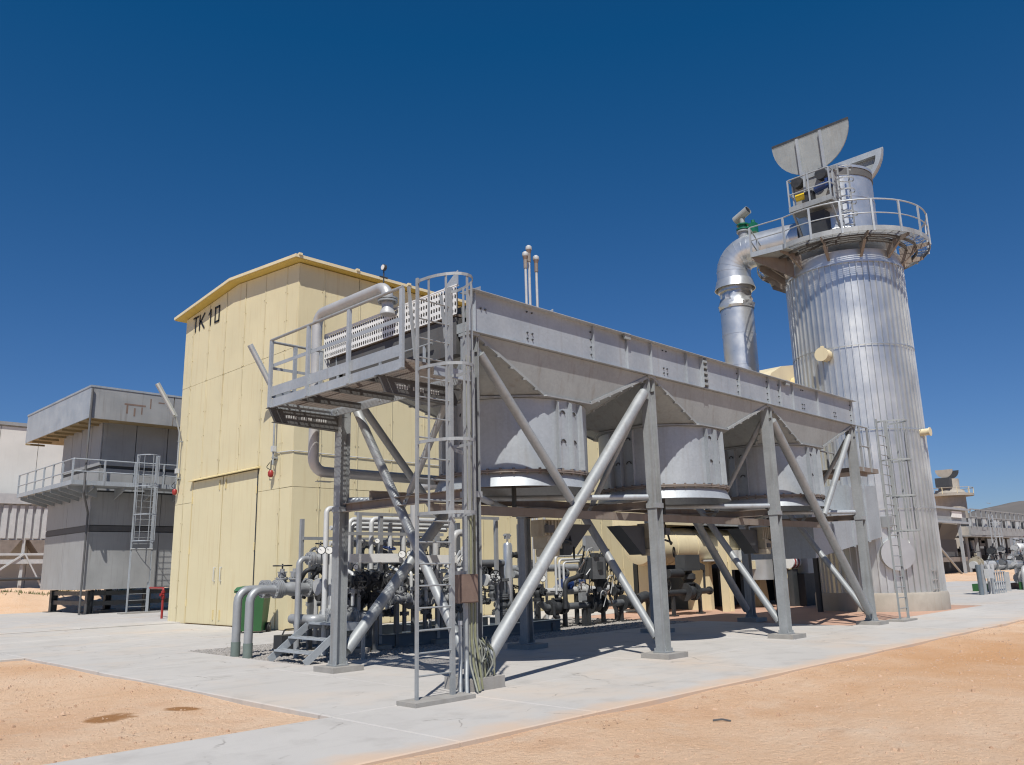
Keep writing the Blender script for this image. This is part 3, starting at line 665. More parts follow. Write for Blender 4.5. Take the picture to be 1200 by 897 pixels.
        for k in range(40):
            t_ = 2*pi*k/40; a.cbox((cx+(R_+.055)*cos(t_), cy+(R_+.055)*sin(t_), 3.223), (.035,.035,.1))
        a.build('bolts', M['galv_brown'], fr, kind='stuff')
        a = MB(); a.lathe([(R_-.008,3.192),(R_+.004,3.192),(R_+.10,2.97),(R_+.088,2.966)], (cx,cy,0), n=64, closed=True); a.build('inlet_bell', M['galv_new'], T)
        # fan
        a = MB(); a.tube((cx,cy,3.42), (cx,cy,3.68), .2, 20); fn = a.build('fan_hub', M['dark'], T)
        for k in range(5):
            t_ = 2*pi*k/5+.3; d = V((cos(t_), sin(t_), 0)); s2 = V((-d.y,d.x,0)); b_ = MB()
            p0 = V((cx,cy,3.55))+d*.2; p1 = V((cx,cy,3.55))+d*(R_-.04)
            b_.hexa([p0-s2*.1+V((0,0,-.06)), p0+s2*.1+V((0,0,.05)), p1+s2*.16+V((0,0,.05)), p1-s2*.16+V((0,0,-.03)), p0-s2*.1+V((0,0,-.04)), p0+s2*.1+V((0,0,.07)), p1+s2*.16+V((0,0,.065)), p1-s2*.16+V((0,0,-.015))])
            b_.build('fan_blade', M['pale'], fn)
        a = MB(); a.tube((cx,cy,2.55), (cx,cy,3.42), .045, 12); a.build('fan_shaft', M['dark'], T)
        mx = cx+(.75 if i == 0 else -.65 if i == 1 else -.6); my = cy-.1; s_ = 1 if i == 0 else -1
        a = MB(); a.box(mx-.27, mx+.27, my-.16, my+.16, 2.2, 2.5); a.box(mx-.2, mx+.2, my-.18, my+.18, 1.98, 2.2)
        mo = a.build('fan_motor', M['tan_box'], T)
        a = MB(); a.lathe([(.2,1.84),(.22,1.87),(.22,1.975)], (mx+.02*s_,my+.02,0), n=20); a.build('motor_cowl', M['tan_box'], mo)
        for q_ in range(6):
            a = MB(); a.box(mx-.26+q_*.09, mx-.235+q_*.09, my-.185, my-.158, 2.22, 2.48); a.build('cooling_fin', M['tan_box'], mo)
        a = MB(); a.box(mx-.12, mx+.06, my-.196, my-.181, 2.0, 2.1); a.build('rating_plate', M['dark'], mo)
        a = MB(); a.cbox((mx-.2*s_, my-.24, 2.33), (.16,.1,.14)); a.build('terminal_box', M['steel_dk'], mo)
        a = MB(); a.pipe([(mx,my-.18,2.2),(mx+.3,my-.3,2.1),(mx+.55,my-.1,2.06),(mx+.6,my,2.3),(mx+.6,my+.1,2.6)], .022, .1, 8)
        a.ring((mx+.5,my-.2,1.9), (1,-1,0), .1, .016); a.build('motor_cable', M['black'], mo)
        a = MB(); q = mx+.38*s_; dd = .75*s_ if i == 0 else -.75
        e = -1 if i else 1
        a.prism([(q if i == 0 else mx-.32,my-.05,2.44),((q+.85) if i == 0 else mx-1.15,my-.05,2.44),((q+.2) if i == 0 else mx-.42,my-.05,1.86),(q if i == 0 else mx-.32,my-.05,1.86)], (0,.34,0))
        a.build('belt_guard', M['dark'], mo)

ac = thing('air_cooler', 'large galvanised three fan air cooler on braced posts in the foreground', 'air cooler', (0,0,0))
cooler(ac)

# inlet pipe over the header
t = thing('inlet_pipe', 'silver pipe looping over the walkway railing and down to the pipework', 'pipe', (-.3, 3.94, .5))
a = MB(); a.pipe([(-.3,1.73,5.95),(-.3,1.73,6.42),(-.3,3.94,6.42),(-.3,3.94,3.45),(3.2,3.94,3.45),(3.2,5.4,3.45),(3.2,5.4,2.0)], .098, .24, 16, 7); a.build('pipe_run', M['silver'], t)
a = MB(); a.lathe([(.13,5.9),(.13,5.94),(.10,6.0),(.10,6.1)], (-.3,1.73,0), n=16); a.build('nozzle', M['pipe_lt'], t)
a = MB(); a.flange((-.3,1.73,6.13), (0,0,1), .17, .03, 18, 10); a.flange((-.3,1.73,6.175), (0,0,1), .17, .03, 18, 0); a.build('flange', M['galv'], t)
a = MB(); a.tube((-.3,1.85,6.5), (-.3,1.85,6.72), .012, 8); a.tube((-.38,1.85,6.6), (-.22,1.85,6.6), .016, 8); gs_ = a.build('gauge_stem', M['dark'], t)
a = MB(); a.tube((-.335,1.83,6.77), (-.285,1.83,6.77), .055, 16); g1 = a.build('gauge', M['dark'], t)
a = MB(); a.tube((-.342,1.83,6.77), (-.336,1.83,6.77), .046, 16); a.build('gauge_dial', M['glass'], g1)
a = MB(); a.box(-.2, .1, 3.86, 4.02, 3.28, 3.27); a.build('pipe_support', M['galv_dull'], t)

# ------------------------------------------------------------------ walkway
wk = thing('walkway_platform', 'galvanised grating walkway with railings along the near end of the cooler', 'walkway', (-.8, 1.6, 4.42))
PX0, PX1, PY0, PY1, PZ = -1.45, -.17, -.22, 3.56, 4.42
for nm, p0, p1 in (('edge_beam',(PX0,PY0,PZ+.07),(PX0,PY1,PZ+.07)),('edge_beam',(PX1,PY0,PZ+.07),(PX1,PY1+.05,PZ+.07)),('edge_beam',(PX0+.03,PY1,PZ+.07),(PX1-.03,PY1,PZ+.07)),('edge_beam',(PX0+.55,PY0,PZ+.06),(PX1-.03,PY0,PZ+.06))):
    a = MB(); a.bar(p0, p1, .012, .15); a.bar(V(p0)+V((0,0,-.075)), V(p1)+V((0,0,-.075)), .05, .01); a.build(nm, M['galv_new'], wk)
for y in (.75, 1.7, 2.65):
    a = MB(); a.channel((PX0+.02,y,PZ+.05), (PX1-.02,y,PZ+.05), .05, .1, .01); a.build('joist', M['steel_dk'], wk)  # dark steel paints the shade below the deck
gm = None
for y0, y1 in ((PY0+.03,1.0),(1.01,2.25),(2.26,PY1-.02)):
    a = MB(); y = y0
    while y < y1: a.box(PX0+.03, PX1-.03, y, y+.005, PZ+.12, PZ+.15); y += .042
    x = PX0+.06
    while x < PX1-.05: a.box(x, x+.006, y0, y1, PZ+.138, PZ+.148); x += .1
    a.build('grating', M['galv_brown'], wk)  # brown tone paints the shaded underside of the grating
a = MB(); a.box(PX0-.004, PX0+.008, PY0, PY1, PZ+.19, PZ+.36); a.build('toe_board', M['galv_new'], wk)
a = MB(); a.box(PX0+.02, PX1-.3, PY1-.006, PY1+.006, PZ+.19, PZ+.36); a.build('toe_board', M['galv_new'], wk)
for y in (3.48, 2.28, 1.12, -.2):
    a = MB(); a.bar((PX0-.02,y,PZ+.0), (PX0-.02,y,PZ+1.17), .065, .05, (1,0,0)); a.build('rail_post', M['galv_new'], wk)
for x in (-.95, -.42):
    a = MB(); a.bar((x,PY1+.02,PZ+.0), (x,PY1+.02,PZ+1.17), .065, .04, (0,1,0)); a.build('rail_post', M['galv_new'], wk)
a = MB(); a.pipe([(PX0-.02,PY0,PZ+1.19),(PX0-.02,PY1+.02,PZ+1.19),(-.38,PY1+.02,PZ+1.19)], .024, .1, 10); a.build('top_rail', M['galv'], wk)
a = MB(); a.bar((PX0+.015,PY0,PZ+.74), (PX0+.015,PY1,PZ+.74), .008, .06); a.build('mid_rail', M['galv_new'], wk)
a = MB(); a.bar((PX0+.03,PY1+.02,PZ+.72), (-.38,PY1+.02,PZ+.72), .008, .05); a.build('mid_rail', M['galv_new'], wk)
# the two slotted brackets that carry it
for y in (W, .32):
    b_ = MB(); x0, x1, zt_, zb0, zb1 = -1.5, .1, PZ-.01, PZ-.16, PZ-.30
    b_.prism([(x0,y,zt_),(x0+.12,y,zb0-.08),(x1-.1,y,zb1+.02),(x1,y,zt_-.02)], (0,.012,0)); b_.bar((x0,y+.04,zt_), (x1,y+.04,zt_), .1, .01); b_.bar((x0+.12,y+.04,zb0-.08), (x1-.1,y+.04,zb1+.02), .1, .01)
    br = b_.build('bracket', M['steel_dk'], wk)  # dark steel paints the shade on these brackets
    for k in range(3):
        for j in range(5):
            h = MB(); h.box(-1.16+k*.3+j*.045, -1.135+k*.3+j*.045, y-.006, y-.001, PZ-.16, PZ-.10); h.build('slot', M['pale'], br)
# inner railing by the header
for y in (3.4, 2.1, .9):
    a = MB(); a.bar((PX1+.0,y,PZ+.05), (PX1+.0,y,PZ+.78), .05, .03, (1,0,0)); a.build('rail_post', M['galv_new'], wk)
a = MB(); a.tube((PX1,.7,PZ+.78), (PX1,3.45,PZ+.78), .02, 10); a.build('mid_rail', M['galv'], wk)

# ------------------------------------------------------------------ caged ladders
def ladder(t, c, wx, ztop, hoops, cage_r, rails_over=.0, dirn=(0,-1), zlow=2.25, ztops=None, m='galv_new', stile=.06, hw=.3):
    """c: foot midpoint; wx: unit vector along the rungs; dirn: side of the cage"""
    c = V(c); wx = V((*wx,0)); dn = V((*dirn,0))
    for s_ in (-1, 1):
        a = MB(); a.bar(c+wx*(s_*hw), c+wx*(s_*hw)+V((0,0,ztop)), stile if s_ > 0 else stile*.55, stile if s_ > 0 else stile*.8, (0,1,0)); a.build('stile', M[m], t)
    z = .28; rm = None
    me = MB().tube(-wx*hw, wx*hw, .012, 8).mesh('rung', M['galv'])
    while z < ztop-.2:
        inst(me, 'rung', t, c+V((0,0,z))); z += .28
    for z in hoops:
        pts = [c+wx*(-hw)+V((0,0,z))]
        for k in range(13):
            u = pi*k/12; pts.append(c+V((0,0,z))+wx*(-(hw+.04)*cos(u))+dn*(.12+(cage_r)*sin(u)))
        pts.append(c+wx*hw+V((0,0,z)))
        a = MB(); a.strip(pts, .042, .008); a.build('hoop', M[m], t)
    for k in (1,3,6,9,11):
        u = pi*k/12; p = c+wx*(-(hw+.03)*cos(u))+dn*(.12+(cage_r-.01)*sin(u))
        a = MB(); a.bar(p+V((0,0,min(hoops))), p+V((0,0,max(hoops))), .008, .04, wx if k == 6 else dn); a.build('cage_bar', M[m], t)
ld = thing('caged_ladder', 'caged galvanised ladder in front of the cooler corner with pad at its foot', 'ladder', (-1.12,-.5,0))
ladder(ld, (-1.13,-.5,.05), (1,0), 5.62, (2.32,3.27,4.29,5.55), .60, stile=.058, m='galv')
a = MB(); a.box(-1.62, -.62, -.72, -.33, -.02, .05); a.build('foot_pad', M['footing'], ld)
for z in (1.6, 3.3):
    a = MB(); a.bar((-.83,-.5,z), (-.1,-.1,z), .012, .05); a.build('stand_off', M['galv'], ld)
# handrails at the top of the ladder
for x in (-1.43, -.83):
    a = MB(); a.bar((x,-.46,4.5), (x-.0,-.3,5.6), .05, .02, (0,1,0)); a.build('grab_rail', M['galv'], ld)
sl = thing('caged_ladder', 'second caged ladder rising beside the tall stack to a small landing', 'ladder', (15.6,-.18,0))
ladder(sl, (15.7,-.2,.05), (1,0), 5.5, (2.35,3.3,4.3,5.4), .6, m='galv_dull', stile=.055)  # duller steel paints the shaded side of this ladder
a = MB(); a.box(15.1, 16.1, -.4, .05, -.02, .05); a.build('foot_pad', M['footing'], sl)
a = MB(); a.box(14.2, 15.4, -.1, 1.1, 4.0, 4.12); a.build('landing', M['galv_brown'], sl)
for x, y in ((14.35,-.1),(14.9,-.1),(14.9,1.1),(15.35,1.1)):
    a = MB(); a.bar((x,y,4.0), (x,y,5.25), .05, .05); a.build('rail_post', M['galv'], sl)
for z in (4.7, 5.25):
    for p0, p1 in (((14.3,-.1,z),(14.95,-.1,z)),((14.3,1.1,z),(15.4,1.1,z))): MB().pipe([p0, p1], .022, None, 8).build('rail', M['galv'], sl)
for p0, p1 in (((14.1,.05,3.95),(14.9,.05,3.95)),((14.1,1.0,3.95),(15.3,1.0,3.95))): MB().bar(p0, p1, .06, .1).build('landing_beam', M['galv_brown'], sl)

# cable riser beside the front post
cr = thing('cable_riser', 'cable tray with conduits and rusty junction box up the front corner post', 'cable tray', (-.1,-.25,0))
for x, m_, dy in ((-.30,'galv',0),(-.12,'galv',0)):
    a = MB(); a.bar((x,-.2,.5), (x,-.2,4.9), .015, .06, (0,1,0)); a.build('tray_side', M[m_], cr)
me = MB().box(-.09,.09,-.006,.006,-.012,.012).mesh('tray_rung', M['galv'])
for k in range(15): inst(me, 'tray_rung', cr, (-.21,-.19,.6+k*.29))
for k, (x, r, m_) in enumerate(((-.27,.014,'cable'),(-.235,.016,'cable_y'),(-.20,.012,'cable'),(-.165,.015,'cable_y'),(-.14,.012,'cable'))):
    a = MB(); yy = -.215-.01*(k%2)
    a.pipe([(x+.5*(k-2)*.08,yy-.25+.05*k,.02),(x+.02*k-.03,yy-.05,.35),(x,yy,.7),(x+.01,yy,2.2),(x,yy,3.6),(x,yy,4.8)], r, .3, 8); a.build('cable', M[m_], cr)
for k, (x, y, ht_) in enumerate(((-.34,-.24,1.3),(-.42,-.2,.95))):
    a = MB(); ex = -.2
    a.pipe([(x+ex,y-.22,.0),(x+ex*.4,y-.08,.22),(x,y,.42),(x,y,ht_)], .028, .15, 10); cdt = a.build('conduit', M['galv'], cr)
    a = MB(); a.tube((x,y,ht_-.06), (x,y,ht_), .034, 10); a.build('collar', M['pale'], cdt)
a = MB(); a.box(-.56, -.22, -.36, -.225, 1.19, 1.58); jb = a.build('junction_box', M['rust'], cr)
a = MB(); a.box(-.545, -.235, -.372, -.362, 1.205, 1.565); a.build('cover', M['rust'], jb)
r5 = random.Random(3)
for k in range(13):
    a = MB(); x = r5.uniform(-.12,.24); y = r5.uniform(-.26,-.12); h = r5.uniform(.3,.52)
    a.pipe([(x,y,.15),(x+r5.uniform(-.1,.1),y+r5.uniform(-.08,.02),.15+h*.4),(x+r5.uniform(-.12,.12),y+r5.uniform(-.05,.05),.15+h*.8),(x*.6-.02+r5.uniform(-.05,.05),-.17,.2+h)], .011, .08, 6); a.build('cable', M['cable_y' if k%3 == 0 else 'cable'], cr)

# ------------------------------------------------------------------ exhaust stack
SCX, SCY, SR = 21.8, 2.8, 2.05
DIRC = V((-.929,-.369,0)); DIRN = V((.369,-.929,0))
st = thing('exhaust_stack', 'tall ribbed aluminium clad exhaust stack with open flap dampers on top', 'stack', (SCX, SCY, 0))
a = MB(); a.lathe([(SR+.11,-.05),(SR+.11,.48),(SR+.07,.56),(SR-.3,.56)], (SCX,SCY,0), n=48); a.build('plinth', M['plinth'], st)
N = 60; prof = []
for k in range(N):
    for u, r in ((0,SR),(.72,SR),(.76,SR+.055),(.90,SR+.055),(.94,SR)): prof.append((2*pi*(k+u)/N, r))
def ribbed(z0, z1, lab=None, w=None):
    a = MB(); n = len(prof)
    if w is None:
        a.v = [V((SCX+r*cos(t), SCY+r*sin(t), z)) for z in (z0, z1) for t, r in prof]
        a.f = [(i,(i+1)%n,n+(i+1)%n,n+i) for i in range(n)]
    a.build('cladding', M['alu'], st)
ribbed(.56, 3.3); ribbed(3.31, 6.02); ribbed(6.03, 9.0); ribbed(9.01, 12.05)
for zb_ in (3.3, 9.0):
    a = MB(); a.lathe([(SR+.056,zb_-.02),(SR+.062,zb_-.02),(SR+.062,zb_+.015),(SR+.056,zb_+.015)], (SCX,SCY,0), n=72, closed=True); a.build('band', M['alu'], st)
a = MB(); a.lathe([(SR+.056,5.98),(SR+.062,5.98),(SR+.062,6.02),(SR+.056,6.02)], (SCX,SCY,0), n=72, closed=True); a.build('band', M['alu_smooth'], st)
a = MB(); a.lathe([(SR+.056,12.03),(SR+.062,12.03),(SR+.062,12.10),(SR+.056,12.10)], (SCX,SCY,0), n=72, closed=True); a.build('band', M['alu_smooth'], st)
a = MB(); a.lathe([(SR+.01,12.05),(SR+.015,12.05),(SR+.015,12.52),(SR-.2,12.60),(1.5,12.62)], (SCX,SCY,0), n=72); a.build('top_band', M['alu_smooth'], st)
UR = 1.43
a = MB(); a.lathe([(UR+.42,12.98),(UR+.30,13.0),(UR+.10,13.62),(UR,13.64),(UR,16.0),(UR+.05,16.0),(UR+.05,16.1),(UR-.06,16.1),(UR-.06,15.2)], (SCX,SCY,0), n=56); a.build('upper_barrel', M['alu_smooth'], st)
a = MB(); a.lathe([(UR+.002,15.72),(UR+.03,15.72),(UR+.03,15.99),(UR+.002,15.99)], (SCX,SCY,0), n=56, closed=True); a.build('top_collar', M['steel_dk'], st)
a = MB(); a.lathe([(UR+.004,14.85),(UR+.012,14.85),(UR+.012,14.89),(UR+.004,14.89)], (SCX,SCY,0), n=56, closed=True); a.build('band', M['alu_smooth'], st)
# small stub ports and the round manhole
def stub(ang, z, r, L_, nm, m='cream_light', knob=True):
    d = V((cos(ang), sin(ang), 0)); p = V((SCX,SCY,z))+d*(SR-.1)
    a = MB(); a.tube(p, p+d*(L_+.1), r, 28); a.tube(p+d*(L_+.1), p+d*(L_+.13), r+.03, 28); s_ = a.build(nm, M[m], st)
    if knob:
        a = MB(); a.cbox(p+d*L_+V((0,0,r+.05)), (.09,.09,.09)); a.build('lug', M[m], s_)
base_ang = math.atan2(DIRC.y, DIRC.x)
stub(base_ang-.42, 8.75, .22, .36, 'stub_port')
stub(base_ang+1.18, 5.9, .12, .30, 'stub_port', 'cream_light', False)
stub(base_ang+.30, 1.80, .50, .22, 'manhole', 'alu', False)
a = MB(); d = V((cos(base_ang+.22), sin(base_ang+.22), 0)); p = V((SCX,SCY,2.85))+d*(SR+.07); a.cbox(p, (.2,.3,.36)); a.build('terminal_box', M['pipe'], st)
a = MB(); d = V((cos(base_ang+.95), sin(base_ang+.95), 0)); p = V((SCX,SCY,.95))+d*(SR+.05); s2 = V((-d.y,d.x,0))
for k in (-.16, .16): a.bar(p+s2*k+V((0,0,-.35)), p+s2*k+V((0,0,.35)), .03, .03, d)
for k in (-.3, 0, .3): a.bar(p-s2*.16+V((0,0,k)), p+s2*.16+V((0,0,k)), .03, .03)
a.build('hatch_frame', M['alu'], st)

# flap dampers: half discs hinged at the rim, straight edges up
def flap(x, s_, tilt, fr):
    z0 = 16.0; n = 20; R = 1.52; a = MB(); pts = []
    for k in range(n+1):
        u = pi+pi*k/n; pts.append((R*cos(u), R+R*sin(u)))
    tv = V((s_*sin(tilt), 0, cos(tilt))); nv = V((cos(tilt), 0, -s_*sin(tilt)))
    o = V((x, SCY, z0))
    a.prism([o+V((0,q[0],0))+tv*q[1] for q in pts], nv*.05); f = a.build('flap', M['galv_dull'], st)
    a = MB(); a.bar(o+tv*(R+.03)+V((0,-R,0))+nv*.03, o+tv*(R+.03)+V((0,R,0))+nv*.03, .15, .06, nv); a.build('edge_bar', M['dark'] if not fr else M['galv_new'], f)
    side = -1 if not fr else -1
    for yy in (() if fr else (-.46, .46)):
        a = MB(); a.bar(o+V((0,yy,0))+tv*.02+nv*(-.06), o+V((0,yy,0))+tv*1.5+nv*(-.06), .10, .1, nv); a.build('rib', M['galv_new'], f)
    if fr:
        # rim plates of the second flap seen from below
        ring_ = []
        for k in range(n+1):
            u = pi+pi*k/n; ring_.append((1.28*cos(u), R-.22+1.06*sin(u)))
        b_ = MB()
        for q0, q1, r0, r1 in zip(pts, pts[1:], ring_, ring_[1:]):
            P_ = [o+V((0,q[0],0))+tv*q[1]-nv*.012 for q in (q0,q1,r1,r0)]; b_.prism(P_, nv*(-.16))
        b_.bar(o+V((0,-R*.96,0))+tv*(R-.13)-nv*.09, o+V((0,R*.96,0))+tv*(R-.13)-nv*.09, .16, .24, tv); b_.build('rim', M['galv_new'], f)
    a = MB(); a.bar(o+V((0,-.85,-.12)), o+V((0,.85,-.12)), .16, .16); a.build('hinge_beam', M['galv'], f)
    return f
flap(SCX-UR-.12, -1, radians(4), False)
flap(SCX+UR+.05, 1, radians(5), True)

# actuator stage on the near side of the barrel
ast = thing('damper_actuator_stage', 'small railed stage with yellow and blue damper actuators below the flaps', 'platform', (SCX-2.0, SCY, 14.6))
x0, x1, y0, y1, z = SCX-2.15, SCX-UR+.1, SCY-.80, SCY+.85, 14.45
a = MB(); a.box(x0, x1, y0, y1, z, z+.14); a.box(x0-.01, x0+.0, y0, y1, z+.0, z+.2); a.build('deck', M['galv'], ast)
for x, y in ((x0+.03,y0+.03),(x0+.03,y1-.03),(x0+.03,(y0+y1)/2),(x1-.45,y0+.03),(x1-.4,y1-.03)):
    a = MB(); a.bar((x,y,z+.1), (x,y,z+1.3), .05, .05); a.build('rail_post', M['galv_new'], ast)
for zz in (z+.7, z+1.3):
    a = MB(); a.pipe([(x1-.4,y1-.03,zz),(x0+.03,y1-.03,zz),(x0+.03,y0+.03,zz),(x1-.4,y0+.03,zz)], .024, .05, 8); a.build('rail', M['galv_new'], ast)
for y in (y0+.1, y1-.1):
    a = MB(); a.bar((x0+.1,y,z-.02), (x1,y,z-1.0), .07, .07); a.build('strut', M['galv'], ast)
a = MB(); a.box(SCX-UR-.16, SCX-UR+.1, SCY-.75, SCY+.8, 14.7, 15.95); a.build('linkage_casing', M['clad_grey'], ast)
for y in (-.35, .6):
    a = MB(); a.tube((SCX-1.85,SCY+y,15.72), (SCX-1.58,SCY+y,15.72), .22, 18); a.build('crank_disc', M['darker'], ast)
a = MB(); a.tube((SCX-1.92,SCY+.25,15.02), (SCX-1.92,SCY+.62,15.02), .13, 14); a.build('actuator', M['yellow'], ast)
a = MB(); a.tube((SCX-1.9,SCY-.62,15.2), (SCX-1.9,SCY-.12,15.12), .14, 14); a.cbox((SCX-1.9,SCY-.65,15.22),(.3,.16,.3)); a.build('actuator', M['blue'], ast)
a = MB(); a.cbox((SCX-1.9,SCY+.1,14.9),(.3,.3,.4)); a.build('gear_case', M['darker'], ast)
a = MB(); a.bar((SCX-1.85,SCY+.3,14.9), (SCX-1.85,SCY+.25,16.0), .08, .08); a.build('link_rod', M['galv_new'], ast)
a = MB(); a.box(SCX-1.85, SCX-UR+.3, SCY-.35, SCY+.25, 13.4, 14.3); a.build('hopper_casing', M['darker'], ast) 
# caged access ladder from deck to stage
al = thing('stage_ladder', 'short access ladder with a cage beside the damper stage on the stack', 'ladder', (SCX-1.9, SCY-1.1, 13.1))
lx, ly = SCX-1.72, SCY-.95
for k in (0, .42):
    a = MB(); a.bar((lx+k*.75,ly-k*.6,13.1), (lx+k*.75,ly-k*.6,15.9), .05, .05); a.build('stile', M['galv'], al)
me = MB().tube((-.16,.13,0),(.16,-.13,0),.016,6).mesh('rung', M['galv'])
for k in range(10): inst(me, 'rung', al, (lx+.16,ly-.13,13.25+k*.28))
for z in (13.9, 14.35, 14.8, 15.25, 15.7):
    pts = [V((lx,ly,z))]+[V((lx+.16-.33*cos(pi*k/10)*.8-.33*sin(pi*k/10)*.6, ly-.13+.33*cos(pi*k/10)*.6-.33*sin(pi*k/10)*.8, z)) for k in range(11)]+[V((lx+.315,ly-.25,z))]
    a = MB(); a.strip(pts, .05, .012); a.build('hoop', M['galv'], al)

# ring platform
rp = thing('ring_platform', 'round railed service platform with brackets near the top of the stack', 'platform', (SCX, SCY, 12.8))
PR = 3.08; ZD = 12.84
for k in range(6):                         # open bar grating in six segments
    a = MB(); r = SR+.06; t0, t1 = 2*pi*k/6+.004, 2*pi*(k+1)/6-.004
    while r < PR-.01:
        pts = [V((SCX+r*cos(t0+(t1-t0)*q/9), SCY+r*sin(t0+(t1-t0)*q/9), ZD+.03)) for q in range(10)]
        vs = []; 
        for p in pts:
            e_ = (p-V((SCX,SCY,ZD+.03))).normalized()*.003; vs += [p-e_-V((0,0,.012)), p+e_-V((0,0,.012)), p+e_+V((0,0,.012)), p-e_+V((0,0,.012))]
        a.add(vs, [(4*q+m, 4*q+(m+1)%4, 4*q+4+(m+1)%4, 4*q+4+m) for q in range(9) for m in range(4)]); r += .05
    for q in range(11):
        t_ = t0+(t1-t0)*q/10; e_ = V((cos(t_), sin(t_), 0)); a.bar(V((SCX,SCY,ZD+.03))+e_*(SR+.04), V((SCX,SCY,ZD+.03))+e_*(PR-.002), .008, .018)
    a.build('deck_grating', M['galv'], rp)
a = MB(); a.lathe([(PR,ZD-.05),(PR+.014,ZD-.05),(PR+.014,ZD+.13),(PR,ZD+.13)], (SCX,SCY,0), n=56, closed=True); a.build('fascia', M['galv'], rp)
a = MB(); a.lathe([(2.62,ZD-.12),(2.66,ZD-.12),(2.66,ZD-.002),(2.62,ZD-.002)], (SCX,SCY,0), n=48, closed=True); a.lathe([(2.28,ZD-.16),(2.34,ZD-.16),(2.34,ZD-.002),(2.28,ZD-.002)], (SCX,SCY,0), n=48, closed=True); a.build('ring_beam', M['steel_dk'], rp)
for k in range(12):
    t_ = 2*pi*(k+.35)/12; d = V((cos(t_), sin(t_), 0)); s2 = V((-d.y,d.x,0)); o = V((SCX,SCY,0))
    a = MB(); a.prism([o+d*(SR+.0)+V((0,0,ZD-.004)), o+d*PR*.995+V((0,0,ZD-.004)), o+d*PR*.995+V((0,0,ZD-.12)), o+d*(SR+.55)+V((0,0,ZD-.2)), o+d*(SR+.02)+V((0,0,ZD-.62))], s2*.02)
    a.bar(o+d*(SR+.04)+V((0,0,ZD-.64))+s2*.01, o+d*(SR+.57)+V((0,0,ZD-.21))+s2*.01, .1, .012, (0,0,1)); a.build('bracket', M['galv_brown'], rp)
a0, a1 = math.radians(166-360), math.radians(77)
ncirc = 48
for zz, r, nm in ((ZD+1.12,.028,'top_rail'),(ZD+.60,.022,'mid_rail')):
    pts = [V((SCX+PR*cos(a0+(a1-a0)*k/ncirc), SCY+PR*sin(a0+(a1-a0)*k/ncirc), zz)) for k in range(ncirc+1)]
    a = MB(); a.pipe(pts, r, .0001, 8); a.build(nm, M['galv_new'], rp)
npost = 14
for k in range(npost+1):
    t_ = a0+(a1-a0)*k/npost; a = MB(); p = V((SCX+(PR+.02)*cos(t_), SCY+(PR+.02)*sin(t_), 0)); d = V((cos(t_), sin(t_), 0))
    a.bar(p+V((0,0,ZD-.08)), p+V((0,0,ZD+1.12)), .07, .05, d); a.build('rail_post', M['galv_new'], rp)
a = MB(); a.box(SCX+2.2, SCX+2.9, SCY-1.5, SCY-.9, ZD+.046, ZD+.3); a.build('toe_box', M['galv_new'], rp)
# square wing of the platform towards the side duct
wa, wb, wd = V((18.86,3.55,0)), V((18.72,4.85,0)), V((22.46,6.0,0))
inner = [V((SCX+2.2*cos(radians(t)), SCY+2.2*sin(radians(t)), 0)) for t in (80,95,110,125,140,155,165)]
a = MB(); a.prism([p+V((0,0,ZD-.006)) for p in [wa, wb, wd]+inner], (0,0,-.04)); a.build('wing_deck', M['galv_dull'], rp)
for p0, p1 in ((wa,wb),(wb,wd)):
    a = MB(); a.bar(p0+V((0,0,ZD+.03)), p1+V((0,0,ZD+.04)), .02, .19); a.build('wing_beam', M['galv_new'], rp)
for p, t in ((wb,150),(wb.lerp(wd,.35),125),(wb.lerp(wd,.7),105),(wd,86)):
    q = V((SCX+2.1*cos(radians(t)), SCY+2.1*sin(radians(t)), 0)); n_ = (p-q).cross(V((0,0,1))).normalized()*.03
    a = MB(); a.prism([q+V((0,0,ZD-.05)), p+V((0,0,ZD-.05)), p+V((0,0,ZD-.16)), q+V((0,0,ZD-.85))], n_); a.build('wing_bracket', M['galv_brown'], rp)
for p in (wb, wb.lerp(wd,.35), wb.lerp(wd,.68), wd):
    a = MB(); a.bar(p+V((0,0,ZD-.05)), p+V((0,0,ZD+1.12)), .07, .05); a.build('rail_post', M['galv_new'], rp)
for zz in (1.12, .6):
    a = MB(); a.pipe([V((SCX+PR*cos(a0), SCY+PR*sin(a0), ZD+zz)), wb+V((0,0,ZD+zz)), wd+V((0,0,ZD+zz))], .025, .05, 8); a.build('wing_rail', M['galv_new'], rp)

# side duct with elbow
DXC, DYC = 21.07, 6.94
bd = thing('bypass_duct', 'shiny aluminium duct rising behind the cooler and elbowing into the stack', 'duct', (DXC, DYC, 0))
a = MB(); a.lathe([(.66,1.0),(.66,11.75)], (DXC,DYC,0), n=36); a.build('riser', M['alu_smooth'], bd)
for z in (2.5, 4.2, 5.9, 7.6, 9.3, 10.6):
    a = MB(); a.lathe([(.66,z),(.668,z),(.668,z+.05),(.66,z+.05)], (DXC,DYC,0), n=36, closed=True); a.build('band', M['alu_smooth'], bd)
r6 = random.Random(11); n = 30; a = MB(); rows_ = []
for j in range(9):
    z = 11.70+j*.105; R = [.69,.72,.71,.66,.62,.60,.60,.59,.57][j]
    rows_.append([V((DXC+(R+(r6.uniform(-.075,.06) if 1 <= j <= 7 else 0))*cos(2*pi*k/n), DYC+(R+(r6.uniform(-.075,.06) if 1 <= j <= 7 else 0))*sin(2*pi*k/n), z+(r6.uniform(-.02,.02) if 1 <= j <= 7 else 0))) for k in range(n)])
a.v = [p for r_ in rows_ for p in r_]; a.f = [(j*n+k, j*n+(k+1)%n, (j+1)*n+(k+1)%n, (j+1)*n+k) for j in range(8) for k in range(n)]
a.build('flexible_joint', M['alu_smooth'], bd)
